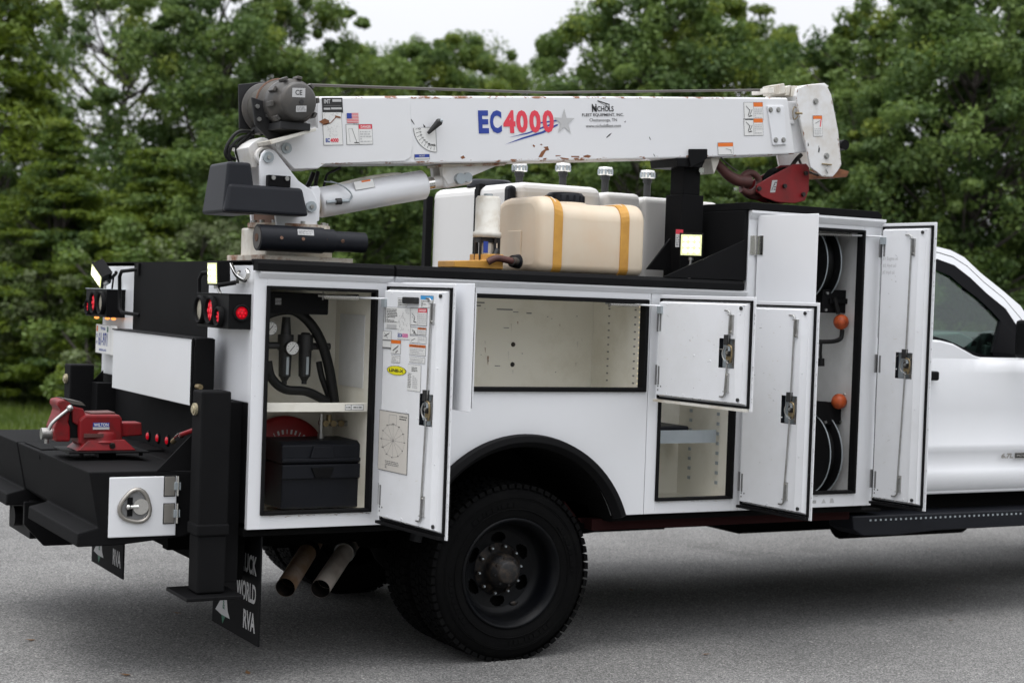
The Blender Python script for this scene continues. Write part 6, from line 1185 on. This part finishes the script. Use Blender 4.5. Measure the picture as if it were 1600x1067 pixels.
def leaves(rng, cen, rad, cnt, size, up=.35, flat=1.0, elong=1.0, tilt=None):
    """cen (n,3), rad (n,), cnt leaves in every clump, spread over a lumpy shell"""
    n = len(cen); tot = n * cnt; d = rng.normal(size=(tot, 3)); d /= np.linalg.norm(d, axis=1)[:, None]
    rr = np.repeat(rad, cnt) * (rng.random(tot) ** .45); an = np.repeat(rng.uniform(.55, 1.5, (n, 3)), cnt, axis=0); p = np.repeat(cen, cnt, axis=0) + d * rr[:, None] * np.array([1, 1, flat]) * an
    nn = d * .6 + rng.normal(size=(tot, 3)) * .55 + np.array([0, 0, up]); nn /= np.linalg.norm(nn, axis=1)[:, None]
    a = np.cross(nn, rng.normal(size=(tot, 3))); a /= np.linalg.norm(a, axis=1)[:, None]; bb = np.cross(nn, a)
    s = size * rng.uniform(.6, 1.25, tot)[:, None]; a = a * s * elong; bb = bb * s * .62
    v = np.stack([p - a, p - bb * .9 + a * .1, p + a, p + bb * .9 + a * .1], 1).reshape(-1, 3); f = np.arange(tot * 4).reshape(-1, 4); return v, f
def branch_pts(rng, n, H, r0, base, shape='egg'):
    out = []; rad = []
    while len(out) < n:
        z = rng.uniform(base, 1.0)
        if shape == 'egg': env = math.sin(math.pi * min(1, max(0, ((z - base) / (1 - base)) * .86 + .12))) ** .65
        else: env = (1.06 - z) / (1.06 - base)
        t = rng.uniform(0, 2 * math.pi); q = rng.uniform(.35, 1) ** .6; wob = 1 + .22 * math.sin(3 * t + z * 9) + .15 * math.sin(5 * t - z * 13)
        out.append((math.cos(t) * q * env * r0 * wob, math.sin(t) * q * env * r0 * wob, z * H)); rad.append(rng.uniform(.14, .46) * (1 if z < .85 else .7) * (r0 / 2.1))
    return np.array(out), np.array(rad)
def make_tree(seed, H, r0, n, cnt, size, mats, wts, base=.12, shape='egg', flat=.8, elong=1.0):
    rng = np.random.default_rng(seed); cen, rad = branch_pts(rng, n, H, r0, base, shape)
    v, f = leaves(rng, cen, rad, cnt, size, flat=flat, elong=elong)
    mi = np.repeat(rng.choice(len(mats), size=n, p=wts), cnt); flip = rng.random(len(mi)) < .25; mi[flip] = rng.choice(len(mats), size=flip.sum(), p=wts)
    crown = np_mesh('crown', v, f, mats, mi)
    b = B(BARK); r = random.Random(seed); pts = [(r.uniform(-.04, .04) * i, r.uniform(-.04, .04) * i, H * .84 * i / 5) for i in range(6)]; b.tube(pts, .1, 8, rads=(.12 * H / 6.5, .006))
    for i in range(0, n, 4):
        c = Vector(cen[i]); z0 = max(.15 * H, c.z - r.uniform(.5, 1.3)); k = min(4.999, z0 / (H * .84) * 5); i0 = int(k); s = Vector(pts[i0]).lerp(Vector(pts[i0 + 1]), k - i0); mid = s.lerp(c, .5) + Vector((r.uniform(-.15, .15), r.uniform(-.15, .15), -.1))
        b.tube([s, mid, c], .02, 5, steps=3, rads=(.035, .008))
    me = bpy.data.meshes.new('trunk'); me.from_pydata(b.v, [], b.f); me.materials.append(BARK); me.update(); return crown, me, H
def place_tree(src, loc, s, rz, name, label, group, sz=1.0):
    o = bpy.data.objects.new(name, None); COL.objects.link(o); o.location = (loc[0], loc[1], GZ - .03); o.rotation_euler = (0, 0, rz); o.scale = (s, s, s * sz); o['label'] = label; o['category'] = 'tree' if name != 'shrub' else 'shrub'; o['group'] = group
    for nm, me in (('crown' if name != 'shrub' else 'foliage', src[0]), ('trunk' if name != 'shrub' else 'stem', src[1])):
        c = bpy.data.objects.new(nm, me); COL.objects.link(c); c.parent = o
    return o
DEC = [make_tree(11, 6.6, 2.0, 260, 300, .042, [LG, LD, LY, LR], [.55, .33, .1195, .0005]), make_tree(12, 6.6, 2.2, 280, 300, .040, [LG, LD, LY, LR], [.45, .20, .3495, .0005]), make_tree(13, 6.6, 2.1, 270, 300, .042, [LG, LD, LY], [.50, .45, .05]), make_tree(14, 6.6, 1.9, 260, 300, .040, [LG, LD, LY], [.35, .60, .05]), make_tree(15, 6.6, 1.6, 230, 260, .040, [LG, LD, LY], [.50, .25, .25], shape='cone')]
SPA = make_tree(41, 6.6, 2.3, 230, 170, .040, [LG, LD, LY], [.5, .35, .15], base=.3)
CED = [make_tree(21, 6.2, 2.3, 300, 300, .030, [LC, LD, LY], [.72, .24, .04], base=.05, shape='cone', flat=.38, elong=1.9), make_tree(22, 6.2, 2.0, 280, 300, .030, [LC, LD, LY], [.62, .34, .04], base=.05, shape='cone', flat=.38, elong=1.9)]
SHR = [make_tree(31, 2.6, 1.2, 110, 200, .026, [LO, LG], [.6, .4], base=.1, flat=.9, elong=1.3), make_tree(32, 2.3, 1.25, 110, 200, .034, [LG, LC, LO], [.45, .35, .2], base=.08)]
hz = lambda x: 421 + .0347 * (x + 620)
# px column, distance, px row of the top, kind, label
TREES = [
 (-45, 25, -190, 'c', 0, 'tall dark cedar at the left edge of the picture, reaching out of its top'),
 (90, 23.5, 170, 'c', 1, 'yellowish green cedar with ragged boughs above the far work lamp'),
 (235, 23.5, 215, 'c', 0, 'olive green cedar directly left of the crane winch'),
 (175, 31, -60, 's', 0, 'tall leafy tree with sky showing through behind the left cedars'),
 (330, 29, -70, 'd', 3, 'tall green tree rising above the crane winch'),
 (440, 30, -60, 'd', 0, 'tree just right of the winch, topping out at the left end of the open sky'),
 (545, 33, 48, 'd', 1, 'yellowish green tree behind the base end of the crane boom'),
 (640, 34, 42, 'd', 2, 'tree behind the gauge and flag stickers of the boom'),
 (715, 35, 32, 'd', 1, 'rounded light green tree above the model lettering'),
 (790, 36, 85, 'd', 4, 'low tree under the middle of the open sky'),
 (850, 36, 120, 'd', 1, 'small tree at the lowest dip of the skyline'),
 (925, 29, 5, 'd', 0, 'tree rising steeply at the right side of the open sky'),
 (1010, 28, -60, 'd', 2, 'tall tree above the middle front of the boom'),
 (1110, 29, -30, 'd', 1, 'bright green tree above the black boom rest post'),
 (1205, 32, 18, 'd', 4, 'tree with pointed tops above the wear pads of the boom'),
 (1290, 33, 26, 'd', 4, 'tree behind the rounded boom head'),
 (1400, 26, -70, 'd', 3, 'dark tall tree above the open front door'),
 (1500, 24, -60, 'd', 2, 'dark leafy tree above the cab roof'),
 (1610, 25, -90, 'd', 3, 'dense dark tree at the right edge'),
 (1700, 27, -60, 'd', 0, 'tree just beyond the right edge'),
 (560, 24.5, 180, 'd', 3, 'low bushy tree seen under the lift cylinder'),
 (400, 24, 150, 'd', 2, 'bushy tree behind the crane mast'),
 (700, 25.5, 210, 'd', 0, 'low tree seen between boom and near side rail'),
 (840, 27, 190, 'd', 3, 'low dark tree behind the silver breather caps'),
 (980, 25, 170, 'd', 3, 'low dark tree behind the white tanks'),
 (1330, 24, 120, 'd', 3, 'low dark tree beneath the boom head'),
 (1180, 25, 190, 'd', 2, 'low dark tree behind the red hook block'),
]
TPOS = [(2.4894,19.247), (3.2792,17.0909), (4.4441,16.443), (6.0004,24.162), (6.9935,21.3205), (8.4464,21.657), (10.7181,23.8274), (12.2206,24.1363), (13.5488,24.5423), (14.9282,24.9197), (15.6666,24.509), (12.8924,18.0397), (13.1779,16.7363), (14.7265,17.0196), (17.5401,18.8887), (19.1229,19.1529), (15.5299,13.139), (14.9692,11.1616), (16.6341,11.3803), (18.9896,12.3595), (7.4585,15.9112), (5.944,16.1811), (9.0823,16.1526), (11.0515,16.7744), (11.2497,14.3749), (13.5744,11.9374), (12.9591,13.4242)]
rr = random.Random(5)
for (x, dp, yt, kd, iv, lab), (X, Y) in zip(TREES, TPOS):
    src = SPA if kd == 's' else (CED if kd == 'c' else DEC)[iv]; H = (hz(x) - yt) / 2558 * dp + 1.70; s = H / (src[2] * 1.05)
    s0 = max(s, .82); place_tree(src, (X, Y), s0, rr.uniform(0, 6.28), 'cedar_tree' if kd == 'c' else 'leafy_tree', lab, 'trees behind the parking lot', sz=s / s0)
SH = [((2.757,17.3814), 0, .90, 'pale grey green shrub at the left edge above the bumper'), ((3.6056,17.4817), 1, .95, 'green shrub left of the far outrigger'), ((3.2774,17.6642), 0, 1.0, 'tall silvery shrub beside the far tail lights'), ((5.209,14.3007), 0, .9, 'silvery shrub showing under the crane cover'), ((2.0741,17.7611), 1, 1.0, 'round shrub outside the left edge'), ((3.6296,15.1791), 1, 1.1, 'shrub hidden mostly by the tail of the truck'), ((4.8825,15.0546), 0, 1.0, 'silvery shrub left of the pedestal above the black panel')]
for (loc, iv, s, lab) in SH: place_tree(SHR[iv], loc, s, rr.uniform(0, 6.28), 'shrub', lab, 'shrubs at the edge of the lot')
# undergrowth and the far wood read as one mass
rng = np.random.default_rng(77)
def mass(name, x0, x1, y0, y1, zlo, zhi, n, cnt, size, mats, wts):
    cen = np.stack([rng.uniform(x0, x1, n), rng.uniform(y0, y1, n), rng.uniform(zlo, zhi, n) + GZ], 1); rad = rng.uniform(.3, .7, n); v, f = leaves(rng, cen, rad, cnt, size)
    me = np_mesh(name, v, f, mats, np.repeat(rng.choice(len(mats), size=n, p=wts), cnt)); o = bpy.data.objects.new(name, me); COL.objects.link(o); o['kind'] = 'stuff'; o['label'] = {'undergrowth': 'dark undergrowth beneath the trees', 'distant_wood': 'distant dark wood filling the gaps between trees', 'unseen_wood': 'unseen wood added around the other sides of the parking lot to block low light'}[name]; return o
mass('undergrowth', -4, 34, 21.5, 28, 0, 2.0, 520, 200, .065, [LD, LG], [.8, .2])
mass('distant_wood', -8, 60, 40, 50, 0, 5.0, 620, 220, .13, [LD], [1.])
mass('unseen_wood', -45, 60, -36, -27, 0, 10.0, 900, 60, .42, [LD, LG], [.5, .5])  # added out of view, both belts: they block low light reaching under the truck
mass('unseen_wood', 34, 44, -27, 20, 0, 9.0, 420, 60, .42, [LD, LG], [.5, .5])
# grass strip
n = 80000; X = rng.uniform(-8, 14, n); Y = 11.55 + rng.random(n) ** 1.2 * 11; h = rng.uniform(.03, .09, n); a = rng.uniform(0, 6.28, n); dx = np.cos(a) * .012; dy = np.sin(a) * .012; lx = rng.normal(size=n) * .02; z0 = np.full(n, GZ - .03)
v = np.stack([np.stack([X - dx, Y - dy, z0], 1), np.stack([X + dx, Y + dy, z0], 1), np.stack([X + lx, Y + lx, z0 + h + .03], 1)], 1).reshape(-1, 3)
me = np_mesh('grass', v, np.arange(n * 3).reshape(-1, 3), [GR], np.zeros(n)); o = bpy.data.objects.new('grass', me); COL.objects.link(o); o['kind'] = 'stuff'; o['label'] = 'mown grass strip beyond the asphalt'
grid_sheet('lawn', -40, 60, 11.6, 22.0, GZ - .02, mat('lawn_soil', (.06, .085, .018), .95, noise=(1.2, .8, (.035, .03, .018)), bump=(40, 1)))
